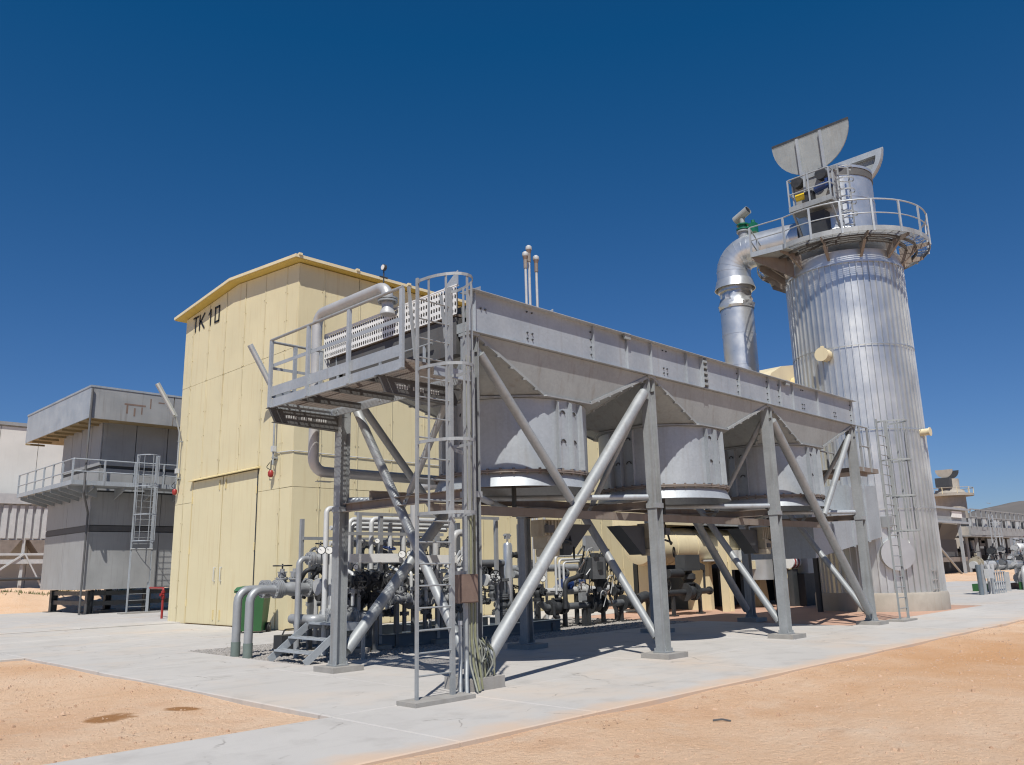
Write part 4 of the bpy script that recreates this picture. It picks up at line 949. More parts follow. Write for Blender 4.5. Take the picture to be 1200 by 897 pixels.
a = MB(); a.lathe([(.80,12.58),(.82,12.58),(.73,12.95),(.71,12.95)], (DXC,DYC,0), n=36, closed=True); a.build('bell_collar', M['alu_smooth'], bd)
dd = V((SCX-DXC, SCY-DYC, 0)); L_ = dd.length; dd.normalize(); ZE = 14.08
a = MB(); a.pipe([(DXC,DYC,12.45),(DXC,DYC,ZE),V((DXC,DYC,ZE))+dd*(L_-UR+.1)], .68, 1.02, 32, 9); a.build('elbow', M['alu_smooth'], bd)
a = MB()
P_ = a.rounded([V((DXC,DYC,12.45)),V((DXC,DYC,ZE)),V((DXC,DYC,ZE))+dd*(L_-UR+.1)], 1.02, 6)
for p, q in zip(P_[1:-1], P_[2:]):
    t_ = (q-p).normalized(); a.lathe([(.682,0),(.688,0),(.688,.03),(.682,.03)], p, t_, 32, closed=True)
a.build('band', M['alu_smooth'], bd)
# relief cowl and green valve on the elbow
p = V((DXC,DYC,ZE))+dd*.55
cw = thing('relief_cowl', 'green relief valve with a tilted cowl on top of the elbow', 'valve', p+V((0,0,.6)))
a = MB(); a.tube(p+V((0,0,.6)), p+V((0,0,.95)), .2, 16); a.flange(p+V((0,0,.9)), (0,0,1), .27, .06, 18, 10, .018); a.build('nozzle', M['pipe'], cw)
a = MB(); a.flange(p+V((0,0,1.0)), (0,0,1), .27, .06, 18, 10, .018); a.tube(p+V((0,0,1.03)), p+V((0,0,1.2)), .17, 16); a.flange(p+V((0,0,1.2)), (0,0,1), .25, .05, 18); a.build('valve_body', M['green_valve'], cw)
q = p+DIRN*.42+V((0,0,1.0))
a = MB(); a.tube(p+V((0,0,1.05)), q+V((0,0,.05)), .08, 10); a.cbox(q, (.28,.28,.4)); a.tube(q+V((0,0,.2)), q+V((0,0,.34)), .08, 10); a.build('actuator', M['green_valve'], cw)
a = MB(); a.tube(p+V((0,0,1.2)), p+V((0,0,1.48)), .11, 14); ax = (DIRN*1.0+DIRC*.55+V((0,0,.42))).normalized()
c = p+V((0,0,1.62)); a.lathe([(.165,-.36),(.175,-.36),(.175,.36),(.165,.36)], c+V((0,0,.02)), ax, 18, closed=True); a.build('cowl', M['galv_dull'], cw); a = MB(); a.tube(c+V((0,0,.02))-ax*.33, c+V((0,0,.02))+ax*.33, .16, 14); a.build('cowl_dark_plug', M['black'], cw)  # black cylinder added to paint the shaded inside of the cowl

# ------------------------------------------------------------------ exhaust duct, turbine behind the cooler
ed = thing('exhaust_transition_duct', 'grey tapering sheet metal duct running into the foot of the stack', 'duct', (17.5, 3.2, 1.7))
a = MB(); a.prism([(14.9,1.75,1.72),(19.85,1.75,2.36),(19.85,1.75,4.05),(17.6,1.75,3.9),(17.6,1.75,3.18),(14.9,1.75,3.05)], (0,2.3,0)); a.build('duct_wall', M['galv_new'], ed)
for x, z0, z1 in ((16.2,1.9,3.1),(17.6,2.08,3.9),(18.8,2.24,3.97)):
    a = MB(); a.box(x-.03, x+.03, 1.70, 4.1, z0-.05, z1+.06); a.build('stiffener_frame', M['galv_new'], ed)
for x in (16.4, 19.2):
    a = MB(); a.ibeam((x,3.8,-.03), (x,3.8,1.9 if x < 17 else 2.3), .14, .14, .012, (1,0,0)); a.build('leg', M['dark'], ed)
tc_ = thing('turbine_exhaust_casing', 'big horizontal cream cylinder casing behind the cooler legs', 'cylinder', (18.5, 8.3, .5))
a = MB(); a.lathe([(.3,15.2),(.62,15.3),(.66,15.5),(.66,19.5),(.72,19.5),(.72,19.62),(.66,19.62),(.62,22.0)], (0,8.3,2.28), (1,0,0), 36); a.build('casing', M['cream_light'], tc_)
for x in (15.55, 16.8, 18.1):
    a = MB(); a.lathe([(.66,x),(.675,x),(.675,x+.04),(.66,x+.04)], (0,8.3,2.28), (1,0,0), 36, closed=True); a.build('band', M['cream_light'], tc_)
for x in (16, 19):
    a = MB(); a.box(x-.1, x+.1, 7.8, 8.8, -.03, 1.7); a.build('saddle', M['cream_light'], tc_)
a = MB(); a.box(15.2, 22, 7.6, 9.3, 3.0, 4.4); a.box(15.6, 15.9, 8.0, 8.6, 2.7, 3.05); a.build('upper_casing', M['cream_light'], tc_)
pf = thing('support_frame', 'pale cream steel frame standing in front of the dark machine bay', 'frame', (21, 6.9, 0))
for x in (18.4, 23.2, 26.2):
    a = MB(); a.ibeam((x,6.8,-.03), (x,6.8,2.6), .3, .3, .02, (1,0,0)); a.build('post', M['cream_light'], pf)
a = MB(); a.channel((18.5,6.8,1.55), (26.2,6.8,1.55), .12, .3, .02); a.build('cross_beam', M['cream_light'], pf)
a = MB(); a.box(18.6, 26, 6.9, 8.2, 1.72, 1.78); a.build('shelf', M['pale'], pf)
for x in (19.3, 20.6):
    a = MB(); a.tube((x,7.2,1.78), (x,7.2,2.1), .38, 20); a.build('drum', M['pale'], pf)
mbay = thing('machine_bay', 'dark open machine bay beyond the pale frame with pale door jambs', 'machine bay', (23, 9.5, 0))
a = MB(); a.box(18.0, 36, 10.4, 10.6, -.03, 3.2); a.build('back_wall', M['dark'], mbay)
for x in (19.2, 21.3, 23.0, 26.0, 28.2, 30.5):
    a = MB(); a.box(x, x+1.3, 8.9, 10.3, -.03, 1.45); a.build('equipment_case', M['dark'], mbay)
a = MB(); a.prism([(21.6,7.4,-.03),(22.5,7.4,-.03),(22.3,7.4,1.2),(21.95,7.4,1.2)], (0,.2,0)); a.build('splitter', M['cream_light'], mbay)
for x in (25.0, 26.8):
    a = MB(); a.box(x, x+.2, 8.2, 8.5, -.03, 2.6); a.build('door_jamb', M['cream_light'], mbay)
a = MB(); a.box(18, 36, 7.3, 10.4, 3.0, 3.2); a.build('roof', M['galv'], mbay)
cb = thing('sunlit_control_cabinet', 'pale grey control cabinet near the left foot of the stack', 'cabinet', (23.5, 6.2, 0))
a = MB(); a.box(22.95, 24.1, 5.9, 6.5, 1.18, 2.3); a.build('cabinet', M['pale'], cb)
a = MB(); a.box(22.6, 24.0, 5.92, 6.48, -.03, 1.18); a.build('stand', M['darker'], cb)
rb = thing('red_hose_reel', 'red and white striped hose reel beside the pale control cabinet', 'hose reel', (22.4, 6.3, 1.2))
for k in range(5):
    a = MB(); a.tube((22.15+k*.13,6.3,1.62), (22.15+k*.13+.1,6.3,1.62), .24, 18); a.build('coil', M['white' if k%2 == 0 else 'red'], rb)
a = MB(); a.box(22.2, 22.7, 6.2, 6.4, -.03, 1.35); a.build('stand', M['dark'], rb)
ch = thing('air_intake_hood', 'cream intake hood with a chamfered top seen between duct and stack', 'hood', (29, 9.5, 0))
a = MB(); a.prism([(26.8,9.0,3.2),(30.5,9.0,3.2),(30.5,9.0,11.3),(28.7,9.0,10.95),(27.6,9.0,10.45),(26.8,9.0,9.6)], (0,3,0)); a.build('hood_shell', M['cream_light'], ch)
a = MB(); a.lathe([(.5,0),(.55,0),(.55,.3),(.5,.3)], (29.9,8.99,10.0), (0,-1,0), 20, closed=True); a.build('opening_ring', M['cream_trim'], ch)

# ------------------------------------------------------------------ valves, gauges, pipe runs
def wheel(par, c, ax, R, m='black', stem=.2):
    c = V(c); a_ = V(ax).normalized(); a = MB(); a.ring(c, a_, R, .016, 22, 6)
    u = V((0,0,1)) if abs(a_.z) < .9 else V((1,0,0)); x = a_.cross(u).normalized(); y = a_.cross(x)
    for k in range(3):
        d = x*cos(pi*k/3)+y*sin(pi*k/3); a.bar(c-d*R, c+d*R, .018, .014, a_)
    a.tube(c-a_*stem, c+a_*.04, .018, 8); return a.build('handwheel', M[m], par)
def valve(par, c, ax, r, L_, m='pipe', wh=None, bonnet=(0,0,1), R=.17, bh=.32, bolts=10, wm='black'):
    """flanged valve with bonnet; wh: True for a handwheel at the end of the bonnet"""
    c = V(c); ax = V(ax).normalized(); bn = V(bonnet).normalized(); a = MB()
    a.lathe([(r*1.0,-L_/2),(r*1.05,-L_*.3),(r*1.45,-L_*.12),(r*1.45,L_*.12),(r*1.05,L_*.3),(r*1.0,L_/2)], c, ax, 14)
    for s_ in (-1, 1):
        a.flange(c+ax*(s_*L_/2), ax, r*1.75, .035, 16, bolts, .013); a.flange(c+ax*(s_*(L_/2+.045)), ax, r*1.75, .035, 16)
    v = a.build('valve', M[m], par)
    a = MB(); a.tube(c, c+bn*(r*1.3+.05), r*.9, 12); a.flange(c+bn*(r*1.35+.06), bn, r*1.3, .03, 12, 8, .012); a.tube(c+bn*(r*1.35+.06), c+bn*(r*1.35+bh*.8), r*.45, 10); a.build('bonnet', M[m], v)
    if wh: wheel(v, c+bn*(r*1.35+bh), bn, R, wm, bh*.6)
    return v
def gauge(par, c, d, stem=.18, R=.06):
    c = V(c); d = V(d).normalized(); a = MB(); a.tube(c-d*.03, c+d*.02, R, 18); a.tube(c-V((0,0,R)), c-V((0,0,R+stem)), .012, 8); g = a.build('gauge', M['dark'], par)
    a = MB(); a.tube(c+d*.021, c+d*.026, R*.84, 18); a.build('dial', M['glass'], g)
    a = MB(); s_ = d.cross(V((0,0,1))).normalized(); a.bar(c+d*.029, c+d*.029+s_*R*.5+V((0,0,R*.4)), .006, .003, d); a.build('needle', M['black'], g); return g
def run(par, pts, r, m='pipe', R=None, n=12, nm='pipe'): return MB().pipe(pts, r, R, n).build(nm, M[m], par)
def fl(par, p, ax, r, m='pipe', bolts=8):
    a = MB(); a.flange(V(p)-V(ax).normalized()*.02, ax, r, .032, 16, bolts, .012); a.flange(V(p)+V(ax).normalized()*.02, ax, r, .032, 16); return a.build('flange', M[m], par)
def support(par, p, zt, r=.05, m='pipe_dk'):
    a = MB(); a.bar((p[0],p[1],-.02), (p[0],p[1],zt), r*2, r*2, (1,0,0)); a.box(p[0]-.12, p[0]+.12, p[1]-.12, p[1]+.12, -.03, .012); return a.build('support_leg', M[m], par)
CAMD = V((-.6,-.75,0)).normalized()

# two large risers with green wrapped feet
for k, (x, y, lab) in enumerate(((.22,7.06,'front one of two thick grey riser pipes with green feet beside the steps'),(.25,7.64,'rear one of two thick grey riser pipes with green feet, nearest the green bin'))):
    t = thing('riser_pipe', lab, 'pipe', (x, y, 0), 'thick riser pipes by the steps')
    run(t, [(x,y,.26),(x,y,1.33),(x+.62,y,1.33)], .088, 'pipe', .25, 18)
    a = MB(); a.tube((x,y,-.03), (x,y,.28), .097, 18); a.build('wrapped_foot', M['green_pipe'], t)
    fl(t, (x+.58,y,1.33), (1,0,0), .19, 'pipe', 12)
    valve(t, (x+1.02,y,1.33), (1,0,0), .11, .66, 'pipe', k == 1, (0,0,1), .2, .34, 12)
    run(t, [(x+1.4,y,1.33),(x+1.62,y,1.33)], .09, 'pipe'); fl(t, (x+1.6,y,1.33), (1,0,0), .18, 'pipe', 12)
    run(t, [(x+1.62,y,1.33),(x+1.8,y,1.34),(x+3.0,y,1.34)], .078, 'pipe_lt')
    support(t, (x+1.75,y), 1.26, .045)
    a = MB(); a.cbox((x+1.02,y,1.62), (.13,.13,.1)); a.tube((x+1.02,y-.2,1.68), (x+1.02,y+.2,1.68), .012, 8); a.build('lever', M['pipe'], t)

# first skid behind the near end of the cooler
sk = thing('piping_skid', 'crowded gas piping skid with valves and gauges seen behind the caged ladder', 'pipework', (3.4, 7, 0), 'gas piping skids under the cooler')
for y in (6.25, 9.1):
    a = MB(); a.channel((2.55,y,.13), (8.9,y,.13), .12, .3, .014, -1); a.build('base_beam', M['blue_grey'], sk)
for x in (2.6, 5.6, 8.8):
    a = MB(); a.channel((x,6.35,.13), (x,9.0,.13), .1, .28, .014); a.build('base_beam', M['blue_grey'], sk)
for x, y in ((2.25,6.15),(2.92,6.28),(4.6,6.3),(2.3,8.6),(4.6,8.6),(6.6,6.35)):
    a = MB(); a.bar((x,y,.1), (x,y,2.92), .085, .085, (1,0,0)); a.build('rack_post', M['pipe'], sk)
    a = MB(); a.prism([(x-.2,y-.2,-.03),(x+.2,y-.2,-.03),(x+.2,y+.2,-.03),(x-.2,y+.2,-.03)], (0,0,.1)); a.build('post_footing', M['footing'], sk)
for z, y, x0, x1 in ((2.46,6.15,1.6,4.6),(2.46,8.6,2.3,6.6),(2.9,6.3,2.2,6.6),(1.86,6.3,2.2,4.6)):
    a = MB(); a.bar((x0,y-.06,z), (x1,y-.06,z), .05, .07); a.build('rack_rail', M['pipe'], sk)
# pipes arching at the top of the rack
for x, zt, y in ((2.30,2.80,6.6),(2.46,2.72,6.75),(2.86,2.82,6.55)):
    run(sk, [(x,y,1.7),(x,y,zt),(5.4,y,zt),(5.4,y+.8,zt)], .055 if x > 2.4 else .05, 'pale', .12)
for x in (2.62, 3.5, 3.9): run(sk, [(x,6.7,1.9),(x,6.7,2.75)], .055, 'pale')
run(sk, [(1.32,6.0,.0),(1.32,6.0,2.97),(1.75,6.0,2.97)], .055, 'pale', .1)
run(sk, [(1.45,6.0,.9),(1.45,6.0,2.05),(1.45,6.4,2.05)], .05, 'pale', .1)
a = MB(); a.box(1.75, 3.2, 5.72, 5.76, 1.84, 2.02); gb = a.build('gauge_board', M['white'], sk)
a = MB(); a.box(3.55, 4.75, 5.74, 5.78, 1.8, 1.98); a.build('gauge_board', M['white'], sk)
for x, z in ((.97,2.09),(1.15,2.09),(3.01,2.0),(3.23,2.0)): gauge(sk, (x,5.6,z), CAMD, .2, .085)
gauge(sk, (4.5,5.6,2.0), CAMD, .2, .07)
# upper valve run on the left
run(sk, [(.82,6.2,.0),(.82,6.2,1.94),(1.1,6.2,1.94)], .058, 'pipe', .14)
fl(sk, (1.06,6.2,1.94), (1,0,0), .13); valve(sk, (1.32,6.2,1.94), (1,0,0), .08, .34, 'pipe', True, (0,0,1), .1, .2)
run(sk, [(1.5,6.2,1.94),(1.72,6.2,1.94),(1.72,6.2,1.25),(2.4,6.2,1.25)], .06, 'pipe_lt', .12)
# main white header and dark cluster
run(sk, [(1.9,6.7,1.38),(5.6,6.7,1.38)], .10, 'pipe_lt')
run(sk, [(2.1,7.6,1.0),(6.0,7.6,1.0)], .09, 'pipe')
run(sk, [(1.0,6.55,.62),(2.0,6.55,.62)], .11, 'pipe')
valve(sk, (1.75,6.0,.72), (1,0,0), .12, .5, 'pipe', False, (0,0,1), .15, .25, 12); fl(sk, (1.35,6.0,.72), (1,0,0), .22, 'pipe', 12); run(sk, [(1.3,6.0,.72),(1.05,6.0,.72),(1.05,6.8,.72)], .1, 'pipe')
run(sk, [(2.05,6.0,.72),(2.6,6.0,.72),(2.6,7.6,.72)], .1, 'pipe')
r7 = random.Random(21)
for x, y, z, r, m, b_, wh in ((2.15,6.0,1.45,.075,'darker',(-.5,-1,0),1),(2.55,6.05,1.52,.08,'darker',(-.3,-1,.1),0),(2.95,6.0,1.42,.08,'darker',(-.6,-1,.2),1),(2.3,6.3,1.15,.075,'darker',(0,-1,.2),0),(2.8,6.3,1.1,.08,'darker',(-.4,-1,0),1),(3.3,6.2,1.5,.075,'dark',(0,-1,0),0),
        (3.6,6.5,1.38,.105,'pipe_lt',(0,0,1),1),(2.9,6.7,1.38,.11,'pipe_lt',(0,-1,.4),0),(4.5,6.7,1.38,.105,'pipe_lt',(-.3,-.6,1),1),(4.9,6.3,1.0,.09,'pipe',(0,0,1),1),(3.4,7.6,1.0,.1,'pipe',(0,0,1),1),(4.4,7.6,1.0,.1,'pipe_dk',(0,0,1),0),(5.3,7.6,1.0,.1,'pipe_dk',(0,0,1),1),(2.4,7.4,1.7,.075,'darker',(0,-1,.3),1),(1.9,7.0,1.72,.07,'darker',(-1,-.4,.2),0),(3.1,7.3,1.85,.07,'pipe_lt',(0,0,1),0)):
    valve(sk, (x,y,z), (1,0,0), r, .34, m, wh, b_, .15 if z > 1.2 else .17, .26, 8)
    if m == 'darker': run(sk, [(x-.2,y,z),(x-.42,y,z),(x-.42,y+.3,z-.3),(x-.42,y+.5,z-.6)], r*.7, m, .1, 10)
for x, y, z, r, m in ((1.9,6.35,1.0,.09,'pipe'),(1.75,6.6,1.36,.1,'pipe_lt'),(2.2,6.5,.75,.1,'pipe'),(3.9,6.2,.95,.09,'pipe'),(4.5,6.2,1.0,.085,'pipe_lt'),(5.2,6.4,1.35,.1,'pipe'),(3.2,5.95,1.05,.07,'pipe')):
    valve(sk, (x,y,z), (1,0,0), r, .34, m, False, (0,-.2,1), .15, .22, 10)
for x in (2.05, 3.35, 3.62, 4.05, 4.45, 5.0):
    run(sk, [(x,6.05,.95),(x,6.05,1.6),(x,6.5,1.75)], .04, 'pale', .1); fl(sk, (x,6.05,1.25), (0,0,1), .085, 'pipe', 6)
for z in (1.62, 2.28, 2.62): run(sk, [(2.0,6.9,z),(5.4,6.9,z)], .05, 'pale')
for x in (2.3, 3.1, 4.0, 4.9):
    run(sk, [(x,6.9,1.6),(x,6.9,2.7)], .045, 'pipe_lt'); valve(sk, (x+.4,6.9,2.28), (1,0,0), .06, .26, 'pipe_lt', x > 3.5, (0,-1,.3), .1, .18, 8)
for x, y, z in ((3.95,5.9,1.78),(1.95,6.35,.95)): wheel(sk, (x,y,z), (-.5,-1,.2), .22, 'black', .3)
for k in range(16):
    x = r7.uniform(1.8, 5.4); y = r7.uniform(5.9, 7.0); z = r7.uniform(.9, 1.8)
    run(sk, [(x,y,z),(x+r7.uniform(-.2,.2),y-.1,z+.3),(x+r7.uniform(.1,.5),y,z+r7.uniform(.1,.5)),(x+r7.uniform(.3,.7),y+.2,z-.2)], .013, ('black','darker','pale','darker')[k%4], .12, 6, 'instrument_tube')
for k in range(7):
    x = r7.uniform(2.0, 5.2); a = MB(); z = r7.uniform(1.1, 1.9); y = r7.uniform(5.85, 6.4); a.cbox((x,y,z), (.14,.12,.2)); a.tube((x,y-.06,z+.03), (x,y-.09,z+.03), .05, 12); a.build('transmitter', M[('pipe','darker','pale')[k%3]], sk)
for x, y, zt in ((2.1,6.7,1.28),(3.2,6.7,1.28),(4.2,6.7,1.28),(5.3,6.7,1.28),(3.8,7.6,.92),(5.0,7.6,.92),(2.6,6.0,.62),(1.3,6.05,.62),(3.4,6.3,1.3),(2.75,6.4,1.0)): support(sk, (x,y), zt, .045)
for x in (3.0, 3.7, 4.3, 4.8):
    run(sk, [(x,6.4,.3),(x,6.4,1.3)], .05, 'pipe_dk'); fl(sk, (x,6.4,.7), (0,0,1), .11, 'pipe_dk', 6)
for k in range(34):
    x = r7.uniform(1.9, 6.6); y = r7.uniform(6.3, 8.2); z = r7.uniform(.45, 2.0)
    m = r7.choice(('pipe','pipe_lt','pipe','darker','pipe_dk','pale'))
    valve(sk, (x,y,z), r7.choice(((1,0,0),(1,0,0),(0,0,1))), r7.uniform(.045,.09), r7.uniform(.2,.34), m, r7.random() < .45, r7.choice(((0,-1,.2),(-.4,-1,.3),(0,-.3,1))), r7.uniform(.08,.16), r7.uniform(.16,.28), 8, r7.choice(('black','black','blue','dark')))
for k in range(16):
    x = r7.uniform(1.9, 6.4); y = r7.uniform(6.4, 8.0)
    run(sk, [(x,y,.1),(x,y,r7.uniform(1.0,2.6)),(x+r7.uniform(.3,.9),y,r7.uniform(1.2,2.4))], r7.uniform(.025,.055), r7.choice(('pipe','pipe_lt','pale','pipe_dk')), .12, 8)
for x, z in ((2.05,1.75),(2.6,2.3),(3.9,2.25),(5.1,1.9),(5.5,1.5)): gauge(sk, (x,5.95,z), CAMD, .2, .06)
# nozzles climbing to the cooler at the corner
run(sk, [(4.75,5.9,.9),(4.75,5.9,2.5),(5.6,5.9,2.5)], .085, 'pipe_lt', .2)
run(sk, [(4.3,6.0,1.0),(4.3,6.0,2.3)], .07, 'pipe_lt')
a = MB(); a.cbox((.98,6.85,.22), (.42,.34,.36)); tb = a.build('pump_box', M['darker'], sk)
a = MB(); a.pipe([(.8,6.72,.42),(.85,6.72,.52),(1.1,6.72,.52),(1.16,6.72,.42)], .015, .05, 6); a.build('handle', M['black'], tb)

# folding steps
stp = thing('steps', 'small galvanised step unit with three treads in front of the skid', 'steps', (.9, 5.3, 0))
for y in (6.0, 4.72):
    a = MB(); a.bar((.12,y,.02), (.95,y,.62), .02, .14); a.bar((.95,y,.62), (1.5,y,.62), .02, .14); sg = a.build('stringer', M['galv_new'], stp)
    a = MB(); a.bar((1.4,y,.0), (1.4,y,.6), .06, .06); a.build('leg', M['galv'], stp)
for x, z in ((.2,.18),(.5,.40),(.95,.64)):
    a = MB(); a.box(x, x+(.24 if z < .6 else .6), 4.74, 5.98, z, z+.035); tr = a.build('tread', M['galv_new'], stp)
    a = MB()
    for k in range(5): a.box(x+.02, x+.2, 4.85+k*.23, 4.87+k*.23, z+.036, z+.042)
    a.build('tread_grip', M['galv'], tr, kind='stuff')

# second skid under the middle bay
s2_ = thing('piping_skid', 'dark piping skid with grey control boxes under the second bay of the cooler', 'pipework', (9.5, 7, 0), 'gas piping skids under the cooler')
run(s2_, [(6.2,6.9,.2),(6.2,6.9,1.78),(7.35,6.9,1.78)], .10, 'pipe_dk', .22)
run(s2_, [(7.35,7,.1),(7.35,7,1.78)], .11, 'pipe_dk')
for z in (1.35, .95, .5): fl(s2_, (7.35,7,z), (0,0,1), .24, 'pipe_dk', 12)
valve(s2_, (6.2,6.9,1.05), (0,0,1), .14, .5, 'pipe_dk', True, (-.6,-1,0), .28, .3, 12)
valve(s2_, (7.35,7,.72), (0,0,1), .13, .3, 'pipe_dk', False, (1,-.4,0), .2, .25, 12)
gc = MB(); gc.lathe([(.12,.75),(.13,.8),(.13,2.25),(.1,2.32)], (7.75,7.1,0), n=18); gc.tube((7.75,7.1,2.3),(7.75,7.1,2.42),.03,8); gc.build('filter_vessel', M['alu_smooth'], s2_)
a = MB(); a.cbox((7.75,7.1,2.5), (.14,.1,.14)); a.tube((7.62,7.1,2.52),(7.88,7.1,2.52),.03,8); a.build('vent_valve', M['pipe'], s2_)
valve(s2_, (8.0,7.1,2.0), (1,0,0), .05, .2, 'darker', True, (0,-1,0), .08, .15, 6)
gauge(s2_, (8.05,6.1,1.36), CAMD, .3, .09)
# long dark pipe with flanged valves
run(s2_, [(9.0,6.6,.62),(9.0,6.6,.30),(9.2,6.6,.30)], .05, 'darker')
run(s2_, [(8.75,6.9,.72),(9.0,6.9,.55),(13.4,6.9,.55)], .095, 'pipe_dk')
for x in (9.15, 9.75): fl(s2_, (x,6.9,.55), (1,0,0), .2, 'darker', 10)
valve(s2_, (9.45,6.9,.55), (1,0,0), .12, .4, 'darker', True, (0,0,1), .16, .26, 10)
valve(s2_, (11.15,6.9,.55), (1,0,0), .15, .5, 'darker', False, (0,0,1), .16, .3, 10)
valve(s2_, (12.7,6.9,.55), (1,0,0), .13, .4, 'darker', False, (0,-1,0), .16, .25, 10)
run(s2_, [(8.7,7.5,.95),(13.6,7.5,.95)], .11, 'pipe_lt'); 
for x in (10.2, 11.4, 12.6): fl(s2_, (x,7.5,.95), (1,0,0), .2, 'pipe_lt', 10)
valve(s2_, (9.2,7.5,1.05), (1,0,0), .08, .34, 'blue', True, (0,0,1), .1, .2, 8)
valve(s2_, (10.4,7.4,1.15), (1,0,0), .09, .34, 'blue', False, (0,0,1), .1, .2, 8)
run(s2_, [(8.6,8.4,1.62),(12.3,8.4,1.62),(12.3,8.4,.4)], .11, 'pipe', .25)
run(s2_, [(7.9,7.4,1.45),(8.6,7.4,1.45)], .08, 'pipe')
run(s2_, [(9.6,6.7,.5),(9.6,6.7,1.25),(10.6,6.7,1.45),(11.0,6.7,1.2)], .07, 'darker', .2)
for k, (x, z) in enumerate(((9.35,1.95),(9.5,1.85),(9.68,1.78))): run(s2_, [(x,6.8,.9),(x,6.8,z),(10.6,6.8,z+.02)], .035, 'pale', .12)
a = MB(); a.box(10.35, 10.95, 6.5, 6.62, 2.08, 2.52); c1 = a.build('control_box', M['pipe'], s2_)
a = MB(); a.box(10.955, 10.965, 6.53, 6.6, 2.2, 2.38); a.build('green_plate', M['green_valve'], c1)
a = MB(); a.box(10.4, 11.0, 6.35, 6.8, 1.28, 1.90); c2 = a.build('control_box', M['pipe_dk'], s2_)
for x in (10.38, 11.02):
    a = MB(); a.box(x-.02, x+.02, 6.33, 6.82, 1.3, 1.88); a.build('lid_rim', M['dark'], c2)
a = MB(); a.tube((11.25,6.7,1.5), (11.25,6.7,2.0), .12, 12); a.lathe([(.14,1.0),(.2,1.1),(.2,1.25),(.1,1.35)], (11.2,6.7,0), n=16); a.build('actuator', M['darker'], s2_)
for k in range(26):
    x = r7.uniform(9.9, 11.6); y = r7.uniform(6.35, 6.9); z = r7.uniform(.7, 2.0)
    run(s2_, [(x,y,z),(x+r7.uniform(-.2,.2),y-.1,z+.25),(x+r7.uniform(.1,.4),y,z+r7.uniform(.05,.4)),(x+r7.uniform(.2,.5),y+.1,z-.25)], r7.choice((.012,.016,.025)), ('black','darker','pale','darker','rust','dark')[k%6], .12, 6, 'instrument_tube')
for k in range(9):
    x = r7.uniform(10.2, 11.6); a = MB(); a.cbox((x,r7.uniform(6.3,6.7),r7.uniform(.75,2.1)), (r7.uniform(.1,.22),.14,r7.uniform(.1,.25))); a.build('transmitter', M[('darker','dark','pipe')[k%3]], s2_)
for k in range(22):
    x = r7.uniform(6.2, 13.0); y = r7.uniform(6.4, 8.2); z = r7.uniform(.5, 1.7) if x < 11.8 else r7.uniform(.5,1.0)
    valve(s2_, (x,y,z), r7.choice(((1,0,0),(0,0,1))), r7.uniform(.05,.10), r7.uniform(.2,.36), r7.choice(('darker','pipe_dk','pipe','darker')), r7.random() < .4, r7.choice(((0,-1,.2),(0,-.3,1))), r7.uniform(.09,.17), r7.uniform(.16,.28), 8, r7.choice(('black','blue','black')))
for x, y, zt in ((9.5,6.95,.45),(9.9,7.0,.45),(10.5,6.8,.45),(10.7,6.8,.45),(11.5,6.9,.45),(12.5,7.0,.45),(9.3,7.5,.85),(11.0,7.5,.85),(12.9,7.5,.85),(10.2,8.4,1.5)): support(s2_, (x,y), zt, .05, 'darker')
for x, y, h in ((6.9,8.2,2.9),(9.2,8.05,2.9),(8.6,6.3,.2)): 
    a = MB(); a.bar((x,y,-.02), (x,y,h), .12, .12, (1,0,0)); a.build('rack_post', M['pipe_dk'], s2_)
a = MB(); a.bar((12.0,7.0,.7), (12.7,7.2,.0), .08, .08); a.build('stay', M['pipe'], s2_)
run(s2_, [(13.2,6.9,.6),(13.9,6.9,.75),(13.9,6.9,-.05)], .16, 'darker', .3)

# third, dark actuator beyond
s3 = thing('control_valve_station', 'dark motorised control valve with square box standing before the cream cylinder', 'valve', (16.6, 7, 0))
run(s3, [(14.3,7,.72),(17.6,7,.72)], .10, 'darker'); valve(s3, (16.3,7,.72), (1,0,0), .17, .5, 'darker', False, (0,0,1), .2, .4, 10)
run(s3, [(16.3,7,.9),(16.3,7,1.75)], .13, 'darker'); a = MB(); a.box(15.85, 16.75, 6.8, 7.2, 1.42, 1.95); a.build('control_box', M['dark'], s3)
a = MB(); a.tube((15.1,7,1.35), (15.9,7,1.35), .14, 12); a.lathe([(.15,0),(.24,.1),(.24,.25),(.12,.3)], (16.3,7,1.05), n=16); a.build('actuator', M['darker'], s3)
a = MB(); a.bar((16.8,7,1.65), (17.3,7,1.5), .07, .2); a.bar((17.3,7,1.55), (17.25,7,.7), .06, .06); a.build('yoke', M['darker'], s3)
for x in (15.3, 16.9): support(s3, (x,7), .65, .05, 'darker')
fl(s3, (17.55,7,.72), (1,0,0), .14, 'darker'); wheel(s3, (14.6,6.7,1.0), (0,-1,0), .2, 'black')

